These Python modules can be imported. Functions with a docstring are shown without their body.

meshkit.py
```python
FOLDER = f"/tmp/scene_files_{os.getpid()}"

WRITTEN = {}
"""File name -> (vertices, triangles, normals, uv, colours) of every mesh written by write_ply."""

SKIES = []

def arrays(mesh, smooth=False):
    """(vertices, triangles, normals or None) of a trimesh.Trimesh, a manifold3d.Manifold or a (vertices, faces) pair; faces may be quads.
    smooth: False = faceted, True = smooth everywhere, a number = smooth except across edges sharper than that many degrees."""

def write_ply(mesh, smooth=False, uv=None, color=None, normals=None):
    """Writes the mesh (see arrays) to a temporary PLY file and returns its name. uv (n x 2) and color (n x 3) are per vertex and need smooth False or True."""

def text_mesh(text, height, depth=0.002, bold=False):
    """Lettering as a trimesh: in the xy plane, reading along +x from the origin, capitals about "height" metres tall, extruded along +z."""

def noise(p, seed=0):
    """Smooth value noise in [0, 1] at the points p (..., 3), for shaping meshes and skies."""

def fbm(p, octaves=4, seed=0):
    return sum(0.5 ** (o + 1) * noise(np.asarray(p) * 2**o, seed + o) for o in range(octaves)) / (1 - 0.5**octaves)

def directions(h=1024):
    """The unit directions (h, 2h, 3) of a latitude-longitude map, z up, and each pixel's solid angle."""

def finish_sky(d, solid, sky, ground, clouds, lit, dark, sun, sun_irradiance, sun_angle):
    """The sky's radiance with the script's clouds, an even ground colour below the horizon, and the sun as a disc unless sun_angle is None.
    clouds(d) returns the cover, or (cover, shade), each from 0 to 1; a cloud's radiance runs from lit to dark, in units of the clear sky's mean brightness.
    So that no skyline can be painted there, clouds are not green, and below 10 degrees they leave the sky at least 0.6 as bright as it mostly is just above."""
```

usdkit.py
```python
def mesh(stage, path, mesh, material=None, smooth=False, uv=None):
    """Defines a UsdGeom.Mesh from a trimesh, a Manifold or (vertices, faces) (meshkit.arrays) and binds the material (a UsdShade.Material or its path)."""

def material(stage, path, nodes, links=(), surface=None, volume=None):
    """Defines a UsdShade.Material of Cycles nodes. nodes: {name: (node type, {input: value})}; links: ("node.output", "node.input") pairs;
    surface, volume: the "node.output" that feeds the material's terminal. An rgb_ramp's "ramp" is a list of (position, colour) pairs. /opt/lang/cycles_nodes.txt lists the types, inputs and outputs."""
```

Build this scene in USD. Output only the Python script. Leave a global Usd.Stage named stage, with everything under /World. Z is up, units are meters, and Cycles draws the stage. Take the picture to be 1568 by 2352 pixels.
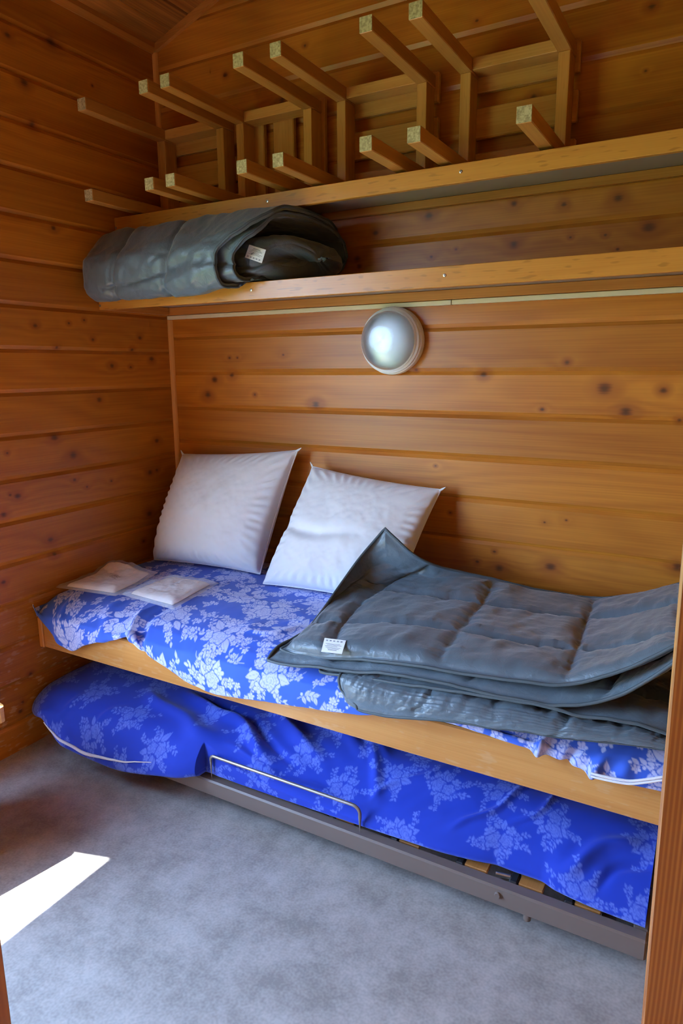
import math, random
import numpy as np
import trimesh, manifold3d, usdkit, meshkit
from scipy.interpolate import RectBivariateSpline, PchipInterpolator
from shapely.geometry import Polygon, box as sbox
from pxr import Usd, UsdGeom, UsdLux, UsdShade, Gf, Sdf

stage = Usd.Stage.CreateInMemory()
UsdGeom.SetStageUpAxis(stage, 'Z'); UsdGeom.SetStageMetersPerUnit(stage, 1)
UsdGeom.Xform.Define(stage, '/World'); UsdGeom.Scope.Define(stage, '/World/Looks')
RNG = np.random.default_rng(7)

# ------------------------------------------------------------------ camera, sky, sun, exposure
YAW, PITCH, ROLL, FPX = -.5173, -.2089, -.0066, 1562.5
EYE = np.array([2.0458, -2.1774, 1.3])
fw = np.array([math.sin(YAW)*math.cos(PITCH), math.cos(YAW)*math.cos(PITCH), math.sin(PITCH)])
r0 = np.array([math.cos(YAW), -math.sin(YAW), 0.]); u0 = np.cross(r0, fw)
rt, up = r0*math.cos(ROLL)+u0*math.sin(ROLL), -r0*math.sin(ROLL)+u0*math.cos(ROLL)
cam = UsdGeom.Camera.Define(stage, '/World/Camera')
M = Gf.Matrix4d(1); [M.SetRow(i, Gf.Vec4d(*map(float, v), 0)) for i, v in enumerate((rt, up, -fw))]; M.SetRow(3, Gf.Vec4d(*map(float, EYE), 1))
cam.AddTransformOp().Set(M)
cam.CreateHorizontalApertureAttr(36.0); cam.CreateFocalLengthAttr(36.0*FPX/1568)
cam.CreateClippingRangeAttr((0.02, 1000.0))
cam.CreateExposureAttr(.4)

SUN_EL = math.radians(68.7)          # the sun stands beyond the left wall (towards -x)
# bright hazy summer sky, a little paler towards the horizon all round
sky = usdkit.material(stage, '/World/Looks/sky', {
    'tc': ('texture_coordinate', {}), 'd': ('vector_math', {'math_type': 'dot_product', 'vector2': (0, 0, 1)}),
    'mr': ('map_range', {'from_min': 0., 'from_max': .7, 'clamp': True}),
    'mx': ('mix', {'color1': (7.6, 10.8, 15.8), 'color2': (5.7, 9.5, 16.0)}),
    'b': ('background_shader', {'strength': 1.0})},
    [('tc.generated', 'd.vector1'), ('d.value', 'mr.value'), ('mr.result', 'mx.fac'), ('mx.color', 'b.color')], surface='b.background')
dome = UsdLux.DomeLight.Define(stage, '/World/Sky'); dome.CreateIntensityAttr(1.0)
UsdShade.MaterialBindingAPI.Apply(dome.GetPrim()).Bind(sky)
sun = UsdLux.DistantLight.Define(stage, '/World/Sun'); sun.CreateAngleAttr(.53); sun.CreateColorAttr(Gf.Vec3f(.92, .96, 1.))
sun.CreateIntensityAttr(13.0); sun.CreateNormalizeAttr(True)
sd = np.array([-math.cos(SUN_EL), -.30*math.cos(SUN_EL), math.sin(SUN_EL)]); sd /= np.linalg.norm(sd)
sx = np.cross([0, 1, 0], sd); sx /= np.linalg.norm(sx); sy = np.cross(sd, sx)
Ms = Gf.Matrix4d(1); [Ms.SetRow(i, Gf.Vec4d(*map(float, v), 0)) for i, v in enumerate((sx, sy, sd))]
sun.AddTransformOp().Set(Ms)

# ------------------------------------------------------------------ helpers
used = {}
def path_for(name, parent):
    base = f'{parent.GetPath() if parent else "/World"}/{name}'
    n = used.get(base, 0); used[base] = n+1
    return base if n == 0 else f'{base}_{n:03d}'
def tag(p, label=None, cat=None, group=None, kind=None):
    p = p.GetPrim() if hasattr(p, 'GetPrim') else p
    for k, v in (('label', label), ('category', cat), ('group', group), ('kind', kind)):
        if v: p.SetCustomDataByKey(k, v)
    return p
origin = {}
def thing(name, label=None, cat=None, loc=(0, 0, 0), group=None, kind=None):
    x = UsdGeom.Xform.Define(stage, path_for(name, None)); x.AddTranslateOp().Set(Gf.Vec3d(*map(float, loc)))
    origin[str(x.GetPath())] = np.array(loc, float)
    return tag(x, label, cat, group, kind)
def root_loc(parent):
    if parent is None: return np.zeros(3)
    return origin.get('/'.join(str(parent.GetPath()).split('/')[:3]), np.zeros(3))
def obj(name, mesh, m, parent=None, smooth=False, uv=None, label=None, cat=None, group=None, kind=None):
    v, f, n = meshkit.arrays(mesh, smooth)
    v = v - root_loc(parent)
    pth = path_for(name, parent)
    g = usdkit.mesh(stage, pth, (v, f), m, smooth=False, uv=uv)
    if n is not None:
        g.CreateNormalsAttr([Gf.Vec3f(*map(float, q)) for q in n] if len(n) < 5 else __import__('pxr').Vt.Vec3fArray.FromNumpy(n.astype(np.float32)))
        g.SetNormalsInterpolation('vertex')
    return tag(g, label, cat, group, kind)
def copy_of(src, name, loc, label=None, group=None):
    was = src.GetCustomData()
    r = thing(name, label or was.get('label'), was.get('category'), loc, group or was.get('group'))
    r.GetReferences().AddInternalReference(src.GetPath()); r.SetInstanceable(True)
    return r
def orient(m):
    if m.volume < 0: m.invert()
    return m
def cat(ms): return trimesh.util.concatenate([to_tm(m) for m in ms])
def to_tm(m):
    if isinstance(m, trimesh.Trimesh): return m
    v, f, _ = meshkit.arrays(m); return trimesh.Trimesh(v, f, process=False)
def bx(x0, x1, y0, y1, z0, z1, b=0.0):
    """box with chamfered edges"""
    if b <= 0:
        return trimesh.creation.box(bounds=[[x0, y0, z0], [x1, y1, z1]])
    pts = []
    lo, hi = np.array([x0, y0, z0]), np.array([x1, y1, z1])
    for s in np.ndindex(2, 2, 2):
        c = np.where(np.array(s) == 1, hi, lo); d = np.where(np.array(s) == 1, -1, 1)*b
        for k in range(3):
            q = c+d; q[k] = c[k]; pts.append(q)
    return trimesh.convex.convex_hull(np.array(pts))
def extr(poly, length, axis, at):
    """extrude a 2D polygon (list) by length along an axis. axis 'x': polygon is (y,z); 'y': polygon is (x,z); 'z': (x,y)."""
    m = trimesh.creation.extrude_polygon(Polygon(poly) if not isinstance(poly, Polygon) else poly, length, engine='earcut')
    v = m.vertices
    if axis == 'x': m.vertices = np.stack([v[:, 2]+at, v[:, 0], v[:, 1]], 1)
    elif axis == 'y': m.vertices = np.stack([v[:, 0], v[:, 2]+at, v[:, 1]], 1)
    else: m.vertices = np.stack([v[:, 0], v[:, 1], v[:, 2]+at], 1)
    if axis == 'y': m.invert()
    return m
def tube(pts, r, n=8, closed=False):
    pts = np.asarray(pts, float); k = len(pts)
    t = np.gradient(pts, axis=0) if not closed else (np.roll(pts, -1, 0)-np.roll(pts, 1, 0))
    t /= np.maximum(np.linalg.norm(t, axis=1, keepdims=True), 1e-9)
    ref = np.array([0, 0, 1.]) if abs(t[:, 2]).mean() < .9 else np.array([1., 0, 0])
    a = np.cross(t, ref); a /= np.maximum(np.linalg.norm(a, axis=1, keepdims=True), 1e-9); b = np.cross(t, a)
    th = np.linspace(0, 2*np.pi, n, endpoint=False)
    rr = np.broadcast_to(np.asarray(r, float), (k,))
    v = (pts[:, None]+rr[:, None, None]*(a[:, None]*np.cos(th)[None, :, None]+b[:, None]*np.sin(th)[None, :, None])).reshape(-1, 3)
    f = []
    for i in range(k if closed else k-1):
        j = (i+1) % k
        for q in range(n):
            p = (q+1) % n
            f += [[i*n+q, i*n+p, j*n+p], [i*n+q, j*n+p, j*n+q]]
    if not closed:
        v = np.vstack([v, pts[:1], pts[-1:]]); c0, c1 = k*n, k*n+1
        for q in range(n):
            p = (q+1) % n
            f += [[c0, p, q], [c1, (k-1)*n+q, (k-1)*n+p]]
    m = trimesh.Trimesh(v, f, process=False); return orient(m)
def lathe_y(profile, c, n=64):
    """profile: (radius, depth towards -y) points, turned about the y axis at c"""
    m = trimesh.creation.revolve(np.array(profile, float), sections=n)
    v = m.vertices; m.vertices = np.stack([c[0]+v[:, 0], c[1]-v[:, 2], c[2]+v[:, 1]], 1)
    return orient(m)
def grid_faces(nr, nc, wrap_r=False):
    i, j = np.meshgrid(np.arange(nr if wrap_r else nr-1), np.arange(nc-1), indexing='ij')
    a = i*nc+j; b = ((i+1) % nr)*nc+j
    return np.vstack([np.stack([a, b, b+1], -1).reshape(-1, 3), np.stack([a, b+1, a+1], -1).reshape(-1, 3)])
def fbm(p, oct=4, seed=0): return meshkit.fbm(np.asarray(p, float)+100.0, oct, seed)-.5
def sstep(x, a, b):
    t = np.clip((x-a)/(b-a), 0, 1); return t*t*(3-2*t)

# ------------------------------------------------------------------ materials
def simple(name, color, rough=.5, **k):
    return usdkit.material(stage, f'/World/Looks/{name}', {'p': ('principled_bsdf', dict(base_color=color, roughness=rough, **k))}, surface='p.BSDF')
def wood(name, along, across, light, dark, knots=(), rings=20., rough=.38, tone=(.84, 1.1), stretch=.55, contrast=1., flecks=0., scuff=None, local=False, warp=60.):
    """varnished softwood; along/across are the world axes of grain and of the board's width. knots: (position, radius)"""
    third = [a for a in 'xyz' if a not in (along, across)][0]
    def vec(a, b, c):
        d = {along: a, across: b, third: c}; return (d['x'], d['y'], d['z'])
    src = 'g.object' if local else 'g.position'
    N = {'g': ('texture_coordinate', {}) if local else ('geometry', {}), 'oi': ('object_info', {}),
         'off': ('vector_math', {'math_type': 'scale', 'vector1': vec(53., 0, 31.)}),
         'gv': ('vector_math', {'math_type': 'multiply_add', 'vector2': vec(stretch, 7., 7.)}),
         'fv': ('vector_math', {'math_type': 'multiply_add', 'vector2': vec(4., 260., 260.)}),
         'n1': ('noise_texture', {'scale': 1.0, 'detail': 1.0, 'roughness': .5}), 'n2': ('noise_texture', {'scale': 1.0, 'detail': 0.0}),
         'dp': ('vector_math', {'math_type': 'dot_product', 'vector2': vec(0., rings*4.2, 0.)}),
         'ph': ('math', {'math_type': 'multiply_add', 'value2': warp}), 'si': ('math', {'math_type': 'sine'}),
         'a1': ('math', {'math_type': 'multiply_add', 'value2': .40, 'value3': .1}), 'a2': ('math', {'math_type': 'multiply_add', 'value2': .95}), 'a3': ('math', {'math_type': 'multiply_add', 'value2': .105*contrast}),
         'mr': ('map_range', {'from_min': .42, 'from_max': 1.12, 'clamp': True}), 'c0': ('mix', {'color1': light, 'color2': dark}),
         'tm': ('map_range', {'to_min': tone[0], 'to_max': tone[1]}), 'c1': ('vector_math', {'math_type': 'scale'}),
         'p': ('principled_bsdf', {'specular_ior_level': .45, 'roughness': rough})}
    Lk = [('oi.random', 'off.scale'), (src, 'gv.vector1'), ('off.vector', 'gv.vector3'), (src, 'fv.vector1'), ('off.vector', 'fv.vector3'), ('gv.vector', 'n1.vector'), ('fv.vector', 'n2.vector'),
          (src, 'dp.vector1'), ('n1.fac', 'ph.value1'), ('dp.value', 'ph.value3'), ('n2.fac', 'a1.value1'), ('n1.fac', 'a2.value1'), ('a1.value', 'a2.value3'), ('si.value', 'a3.value1'), ('a2.value', 'a3.value3'),
          ('a3.value', 'mr.value'), ('mr.result', 'c0.fac'), ('oi.random', 'tm.value'), ('c0.color', 'c1.vector1'), ('tm.result', 'c1.scale')]
    phase, dist, col = 'ph.value', None, 'c1.vector'
    for i, (c, r) in enumerate(knots):
        sc = vec(1/(r*1.25), 1/r, .02)
        N[f'k{i}'] = ('vector_math', {'math_type': 'multiply_add', 'vector2': sc, 'vector3': [-c[j]*sc[j] for j in range(3)]})
        N[f'l{i}'] = ('vector_math', {'math_type': 'length'})
        Lk += [(src, f'k{i}.vector1'), (f'k{i}.vector', f'l{i}.vector1')]
        if dist is None: dist = f'l{i}.value'
        else:
            N[f'm{i}'] = ('math', {'math_type': 'minimum'}); Lk += [(dist, f'm{i}.value1'), (f'l{i}.value', f'm{i}.value2')]; dist = f'm{i}.value'
    if knots:   # the grain runs round the knots; dark heart, reddish halo, ragged outline
        N['kd'] = ('math', {'math_type': 'multiply_add', 'value2': .3, 'value3': .45}); N['kv'] = ('math', {'math_type': 'divide', 'value1': 6.5}); N['ph3'] = ('math', {'math_type': 'add'})
        N['kr'] = ('math', {'math_type': 'multiply_add', 'value2': .5})
        N['kh'] = ('map_range', {'from_min': .8, 'from_max': 2.7, 'to_min': .72, 'to_max': 0., 'clamp': True}); N['c3'] = ('mix', {'color2': (.30, .075, .012)})
        N['kk'] = ('map_range', {'range_type': 'smoothstep', 'from_min': .35, 'from_max': 1.25, 'to_min': .88, 'to_max': 0., 'clamp': True}); N['c4'] = ('mix', {'color2': (.085, .028, .012)})
        Lk += [(dist, 'kd.value1'), ('kd.value', 'kv.value2'), ('kv.value', 'ph3.value1'), (phase, 'ph3.value2'), ('n2.fac', 'kr.value1'), (dist, 'kr.value3'),
               ('kr.value', 'kh.value'), ('kh.result', 'c3.fac'), (col, 'c3.color1'), ('kr.value', 'kk.value'), ('kk.result', 'c4.fac'), ('c3.color', 'c4.color1')]
        phase, col = 'ph3.value', 'c4.color'
    Lk.append((phase, 'si.value1'))
    if flecks:
        N['vf'] = ('vector_math', {'math_type': 'multiply', 'vector2': vec(26., 150., 150.)}); N['n4'] = ('noise_texture', {'scale': 1.0, 'detail': 0.0})
        N['fr'] = ('map_range', {'from_min': .68, 'from_max': .78, 'to_min': 0., 'to_max': flecks, 'clamp': True}); N['c2'] = ('mix', {'color2': [x*.55 for x in dark]})
        Lk += [(src, 'vf.vector1'), ('vf.vector', 'n4.vector'), ('n4.fac', 'fr.value'), ('fr.result', 'c2.fac'), (col, 'c2.color1')]; col = 'c2.color'
    if scuff:   # worn, whitish scratches, dying out from lo to hi
        lo, hi = scuff
        N['sx'] = ('separate_xyz', {}); N['sv'] = ('vector_math', {'math_type': 'multiply', 'vector2': (18., 18., 110.)})
        N['sn'] = ('noise_texture', {'scale': 18.0, 'detail': 2.0, 'roughness': .8}); N['sn2'] = ('noise_texture', {'scale': 1.0, 'detail': 1.0}); N['sm'] = ('math', {'math_type': 'multiply'})
        N['sr'] = ('map_range', {'from_min': .31, 'from_max': .37, 'clamp': True}); N['sz'] = ('map_range', {'from_min': lo, 'from_max': hi, 'to_min': .5, 'to_max': 0., 'clamp': True})
        N['ss'] = ('math', {'math_type': 'multiply'}); N['c5'] = ('mix', {'color2': (.62, .42, .24)})
        Lk += [(src, 'sx.vector'), (src, 'sn.vector'), (src, 'sv.vector1'), ('sv.vector', 'sn2.vector'), ('sn.fac', 'sm.value1'), ('sn2.fac', 'sm.value2'), ('sm.value', 'sr.value'), ('sx.z', 'sz.value'),
               ('sr.result', 'ss.value1'), ('sz.result', 'ss.value2'), ('ss.value', 'c5.fac'), (col, 'c5.color1')]; col = 'c5.color'
    Lk.append((col, 'p.base_color'))
    return usdkit.material(stage, f'/World/Looks/{name}', N, Lk, surface='p.BSDF')

LIGHT, DARK = (.60, .222, .024), (.385, .112, .010)
# knots seen in the photograph: (x or y, z, radius) on the back and left walls
KNOTS_BACK = [(0.223, 1.257, 0.0172), (0.184, 1.197, 0.0175), (0.311, 1.274, 0.0118), (0.700, 1.166, 0.0176), (0.421, 1.200, 0.0067), (0.303, 1.341, 0.0067), (1.711, 1.234, 0.0217), (1.775, 1.168, 0.0191), (1.871, 1.231, 0.0111), (1.919, 1.147, 0.0074), (1.598, 1.311, 0.0090), (1.338, 1.276, 0.0124), (1.101, 1.291, 0.0072), (1.531, 1.169, 0.0067), (1.417, 0.636, 0.0182), (1.585, 0.664, 0.0189), (1.340, 0.648, 0.0077), (1.398, 0.691, 0.0060), (1.952, 0.715, 0.0159), (1.238, 0.809, 0.0061), (1.558, 0.809, 0.0043), (0.876, 1.666, 0.0156), (0.884, 1.641, 0.0114), (1.419, 1.665, 0.0164), (1.797, 1.677, 0.0206), (1.711, 1.763, 0.0161), (1.414, 1.782, 0.0111), (1.562, 1.763, 0.0096), (1.138, 1.778, 0.0171), (0.946, 1.744, 0.0110), (1.586, 1.670, 0.0048), (1.719, 1.626, 0.0059), (1.683, 1.667, 0.0059), (1.233, 1.667, 0.0053), (1.149, 1.651, 0.0067), (0.335, 2.340, 0.0112), (0.677, 2.363, 0.0065), (0.580, 2.214, 0.0137), (1.760, 2.228, 0.0114), (1.757, 2.076, 0.0043), (1.279, 2.303, 0.0058), (1.458, 2.067, 0.0104), (0.342, 1.341, 0.0050), (0.559, 1.349, 0.0048), (1.180, 0.968, 0.0045), (1.625, 0.823, 0.0042)]
KNOTS_LEFT = [(-0.637, 2.307, 0.0112), (-0.475, 2.348, 0.0211), (-0.594, 2.189, 0.0155), (-0.576, 2.074, 0.0132), (-0.317, 2.267, 0.0057), (-0.531, 1.767, 0.0098), (-0.638, 1.444, 0.0099), (-0.502, 1.459, 0.0059), (-0.435, 1.473, 0.0060), (-0.403, 1.406, 0.0077), (-0.560, 1.375, 0.0073), (-0.172, 1.420, 0.0100), (-0.215, 1.374, 0.0082), (-0.116, 1.339, 0.0120), (-0.230, 1.308, 0.0066), (-0.323, 1.313, 0.0112), (-0.395, 1.190, 0.0127), (-0.533, 0.999, 0.0187), (-0.604, 1.068, 0.0165), (-0.789, 1.034, 0.0056), (-0.116, 1.010, 0.0125), (-0.768, 0.887, 0.0131), (-0.795, 0.896, 0.0057), (-0.826, 0.835, 0.0129), (-0.183, 0.716, 0.0163), (-0.660, 0.712, 0.0139), (-0.648, 0.657, 0.0110), (-0.484, 0.875, 0.0064), (-0.368, 0.880, 0.0067), (-0.536, 0.909, 0.0079), (-0.164, 0.886, 0.0142), (-0.225, 0.609, 0.0090), (-0.853, 0.611, 0.0102), (-0.792, 0.259, 0.0094), (-0.845, 0.141, 0.0094), (-0.833, 0.169, 0.0078), (-0.126, 0.890, 0.0090)]
def wood_plank(name, ax, z0, z1, knots, **k):
    """one board's own wood, with the knots that lie on it"""
    on = [((a, 0, z) if ax == 'x' else (0, a, z), r) for a, z, r in knots if z0-.012 < z < z1+.012]
    return wood(name, ax, 'z', LIGHT, DARK, on, **k)
W_yz = wood('pine_side_wall', 'y', 'z', LIGHT, DARK)
W_xz = wood('pine_front_wall', 'x', 'z', LIGHT, DARK)
W_ceil = wood('pine_ceiling', 'y', 'x', (.56, .21, .04), (.15, .042, .008), rings=34., warp=85.)
W_trim_z = wood('pine_trim_upright', 'z', 'x', (.76, .37, .11), (.60, .25, .055), tone=(.95, 1.05))
W_trim_x = wood('pine_trim_level', 'x', 'z', (.6, .25, .055), (.42, .14, .025), tone=(.95, 1.05))
W_post = wood('pine_door_post', 'z', 'x', (.54, .21, .045), (.30, .088, .015), [((2.0465, -1.76, .853), .006)], rings=560., warp=46., stretch=.35, contrast=2.2, tone=(.98, 1.02))
W_lip = wood('beech_shelf_edge', 'x', 'z', (.62, .29, .05), (.50, .20, .03), flecks=.5, rings=8., contrast=.8, rough=.3, tone=(.97, 1.03))
W_board = wood('pine_bed_board', 'x', 'z', (.66, .33, .095), (.52, .215, .05), rings=30., contrast=.8, rough=.32, tone=(.98, 1.02), scuff=(.0, .8))
W_apron = wood('stool_wood_across', 'x', 'y', (.60, .30, .075), (.44, .18, .035), flecks=.25, rings=12., tone=(.9, 1.06), local=True)
W_apron_y = wood('stool_wood_along', 'y', 'x', (.60, .30, .075), (.44, .18, .035), flecks=.25, rings=12., tone=(.9, 1.06), local=True)
W_leg = wood('stool_wood_leg', 'z', 'x', (.58, .275, .065), (.42, .165, .03), flecks=.2, rings=12., tone=(.9, 1.06), local=True)
W_slat = wood('slat_wood', 'y', 'x', (.62, .28, .08), (.50, .2, .05), rings=6.)
M_end = usdkit.material(stage, '/World/Looks/stool_foot_end', {'g': ('geometry', {}), 'n': ('noise_texture', {'scale': 190.0, 'detail': 3.0}),
    'r': ('rgb_ramp', {'ramp': [(0, (.10, .08, .04)), (.4, (.34, .27, .13)), (.6, (.50, .42, .22)), (1, (.62, .54, .32))]}), 'p': ('principled_bsdf', {'roughness': .8})},
    [('g.position', 'n.vector'), ('n.fac', 'r.fac'), ('r.color', 'p.base_color')], surface='p.BSDF')
M_lam = simple('grey_laminate', (.34, .29, .27), .35)
M_dark = simple('dark_gap', (.02, .012, .008), .8)
M_screw = simple('steel_screw', (.62, .6, .56), .3, metallic=1.0)
M_conduit = simple('cream_plastic', (.72, .64, .43), .4)
M_white_pl = simple('white_plastic', (.80, .80, .77), .35)
M_metal = usdkit.material(stage, '/World/Looks/brown_painted_steel', {'g': ('geometry', {}), 'n': ('noise_texture', {'scale': 220.0, 'detail': 2.0}), 'b': ('bump', {'strength': .15, 'distance': .001}),
    'p': ('principled_bsdf', {'base_color': (.170, .126, .104), 'roughness': .42})}, [('g.position', 'n.vector'), ('n.fac', 'b.height'), ('b.normal', 'p.normal')], surface='p.BSDF')
M_rod = simple('steel_rod', (.34, .29, .26), .38, metallic=.8)
M_black = simple('black_plastic', (.015, .015, .017), .4)
M_floor = usdkit.material(stage, '/World/Looks/vinyl_floor', {'g': ('geometry', {}),
    'n1': ('noise_texture', {'scale': 9.0, 'detail': 3.0, 'roughness': .75}), 'n2': ('noise_texture', {'scale': 160.0, 'detail': 0.0}),
    'm': ('math', {'math_type': 'multiply_add', 'value2': .30}), 'r': ('rgb_ramp', {'ramp': [(.45, (.285, .263, .243)), (.65, (.385, .358, .332)), (.85, (.48, .45, .42))]}),
    'p': ('principled_bsdf', {'roughness': .42, 'specular_ior_level': .4})},
    [('g.position', 'n1.vector'), ('g.position', 'n2.vector'), ('n2.fac', 'm.value1'), ('n1.fac', 'm.value3'), ('m.value', 'r.fac'), ('r.color', 'p.base_color')], surface='p.BSDF')

# ------------------------------------------------------------------ the room
RX, FY = 2.06, -1.70             # right wall face, partition face towards the bunks
OY = -4.0                        # far end of the living room behind the viewer
EAVE, SL = 2.498, .34            # ceiling height at the side walls, roof slope
RIDGE = RX/2
def roof_z(x): return EAVE+SL*(x if x < RIDGE else RX-x)
PITCH_B, Z0_B = .1409, .7222-5*.1409
PITCH_L, Z0_L = .1403, .3845-2*.1403
TH, BV, BD = .044, .012, .0065     # plank thickness, bevel height, bevel depth
def profile(z0, z1, sgn):
    """cross-section (depth, z): face at 0, body towards sgn*depth"""
    p = [(BD, z0), (0, z0+BV), (0, z1-BV), (BD, z1), (TH, z1), (TH, z0)]
    return [(sgn*a, b) for a, b in p]
def clip_roof(m, off=0.0):
    mm = trimesh.Trimesh(m.vertices, m.faces, process=True)
    man = manifold3d.Manifold(manifold3d.Mesh(mm.vertices.astype(np.float32), mm.faces.astype(np.uint32)))
    n = np.array([SL, 0, -1.]); L = np.linalg.norm(n)
    man = man.trim_by_plane(list(n/L), -(EAVE+off)/L)
    n2 = np.array([-SL, 0, -1.])
    return man.trim_by_plane(list(n2/L), (-(EAVE+off)-SL*RX)/L)
def rows(z00, pitch, top):
    k, out = -1, []
    while z00+k*pitch < top:
        out.append((k+1, max(z00+k*pitch, -.02), z00+(k+1)*pitch)); k += 1
    return out
def pieces(a0, a1, z0, z1, holes):
    """what is left of one board after the openings: rectangles (a0, a1, z0, z1)"""
    face = sbox(a0, z0, a1, z1)
    for h in holes: face = face.difference(sbox(h[0], h[2], h[1], h[3]))
    return [g for g in getattr(face, 'geoms', [face]) if not g.is_empty and g.area > 2e-4]

wb = thing('wall_back', kind='structure')
for k, z0, z1 in rows(Z0_B, PITCH_B, roof_z(RIDGE)):
    m = extr(profile(z0, z1, 1), 2.20, 'x', -.07)
    if z1 > EAVE-.02: m = clip_roof(m, .02)
    obj('plank', m, wood_plank(f'pine_back_{k}', 'x', z0, z1, KNOTS_BACK), wb)
# left wall: one tall invented window lights the place
W1 = (-2.75, -1.300, .22, 1.90)      # y0, y1, z0, z1
wl = thing('wall_left', kind='structure')
for k, z0, z1 in rows(Z0_L, PITCH_L, EAVE):
    z1 = min(z1, EAVE+.01)
    mat = wood_plank(f'pine_left_{k}', 'y', z0, z1, KNOTS_LEFT, scuff=(.25, .62) if z0 < .6 else None)
    whole = manifold3d.Manifold(manifold3d.Mesh(*[(a.astype(np.float32) if i == 0 else a.astype(np.uint32)) for i, a in enumerate((lambda t: (t.vertices, t.faces))(extr(profile(z0, z1, -1), 4.06, 'y', -4.06)))]))
    for W in (W1,):
        if W[2]-.02 < z1 and W[3]+.02 > z0:
            whole = whole-manifold3d.Manifold.cube([.2, W[1]-W[0]+.04, W[3]-W[2]+.04]).translate([-.1, W[0]-.02, W[2]-.02])
    for part in whole.decompose(): obj('plank', part, mat, wl)
wr = thing('wall_right', kind='structure')
for k, z0, z1 in rows(Z0_L, PITCH_L, EAVE):
    p = [(RX-a, b) for a, b in profile(z0, min(z1, EAVE+.01), -1)]
    obj('plank', extr(p, 1.705, 'y', -1.705), W_yz, wr)
    obj('plank', extr([(x+.10, z) for x, z in p], 2.25, 'y', -4.01), W_yz, wr)
# partition between bunks and living room, with the doorway the picture is taken through
DX0, DX1, DZ1 = 1.198, 2.032, 2.02
wf = thing('wall_partition', kind='structure')
for k, z0, z1 in rows(Z0_B, PITCH_B, roof_z(RIDGE)):
    for g in pieces(-.005, 2.20, z0, z1, [(-.01, 2.13, -.1, DZ1+.045)]):
        m = extr(Polygon(g.exterior), .06, 'y', -1.76)
        if z1 > EAVE-.02: m = clip_roof(m, .02)
        obj('plank', m, W_xz, wf)
wo = thing('wall_front', kind='structure')
for k, z0, z1 in rows(Z0_B, PITCH_B, roof_z(RIDGE)):
    m = extr([(x-.0-.0, z) for x, z in [(-.05, z0), (2.25, z0), (2.25, z1), (-.05, z1)]], .05, 'y', OY-.05)
    if z1 > EAVE-.02: m = clip_roof(m, .02)
    obj('plank', m, W_xz, wo)
obj('floor', bx(-.05, 2.25, OY-.05, .05, -.05, 0.), M_floor, kind='structure')
# ceiling boards, running front to back
ce = thing('ceiling', kind='structure')
for side in (0, 1):
    n = 11; w = RIDGE/n
    for i in range(n):
        a, b = i*w, (i+1)*w
        if i == 0: a = -.12
        pts = [(a, EAVE+SL*a+.003), (a+.004, EAVE+SL*(a+.004)), (b-.004, EAVE+SL*(b-.004)), (b, EAVE+SL*b+.003), (b, EAVE+SL*b+.03), (a, EAVE+SL*a+.03)]
        if side: pts = [(RX-x, z) for x, z in pts]
        obj('plank', extr(pts, 4.12, 'y', -4.06), W_ceil, ce)
rf = thing('roof', kind='structure')
for side in (0, 1):
    pts = [(-.20, EAVE-.20*SL+.032), (RIDGE, EAVE+SL*RIDGE+.032), (RIDGE, EAVE+SL*RIDGE+.06), (-.20, EAVE-.20*SL+.06)]
    if side: pts = [(RX-x, z) for x, z in pts]
    obj('roof_panel', extr(pts, 4.3, 'y', -4.15), simple(f'roof_felt_{side}', (.06, .065, .06), .9), rf)

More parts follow.
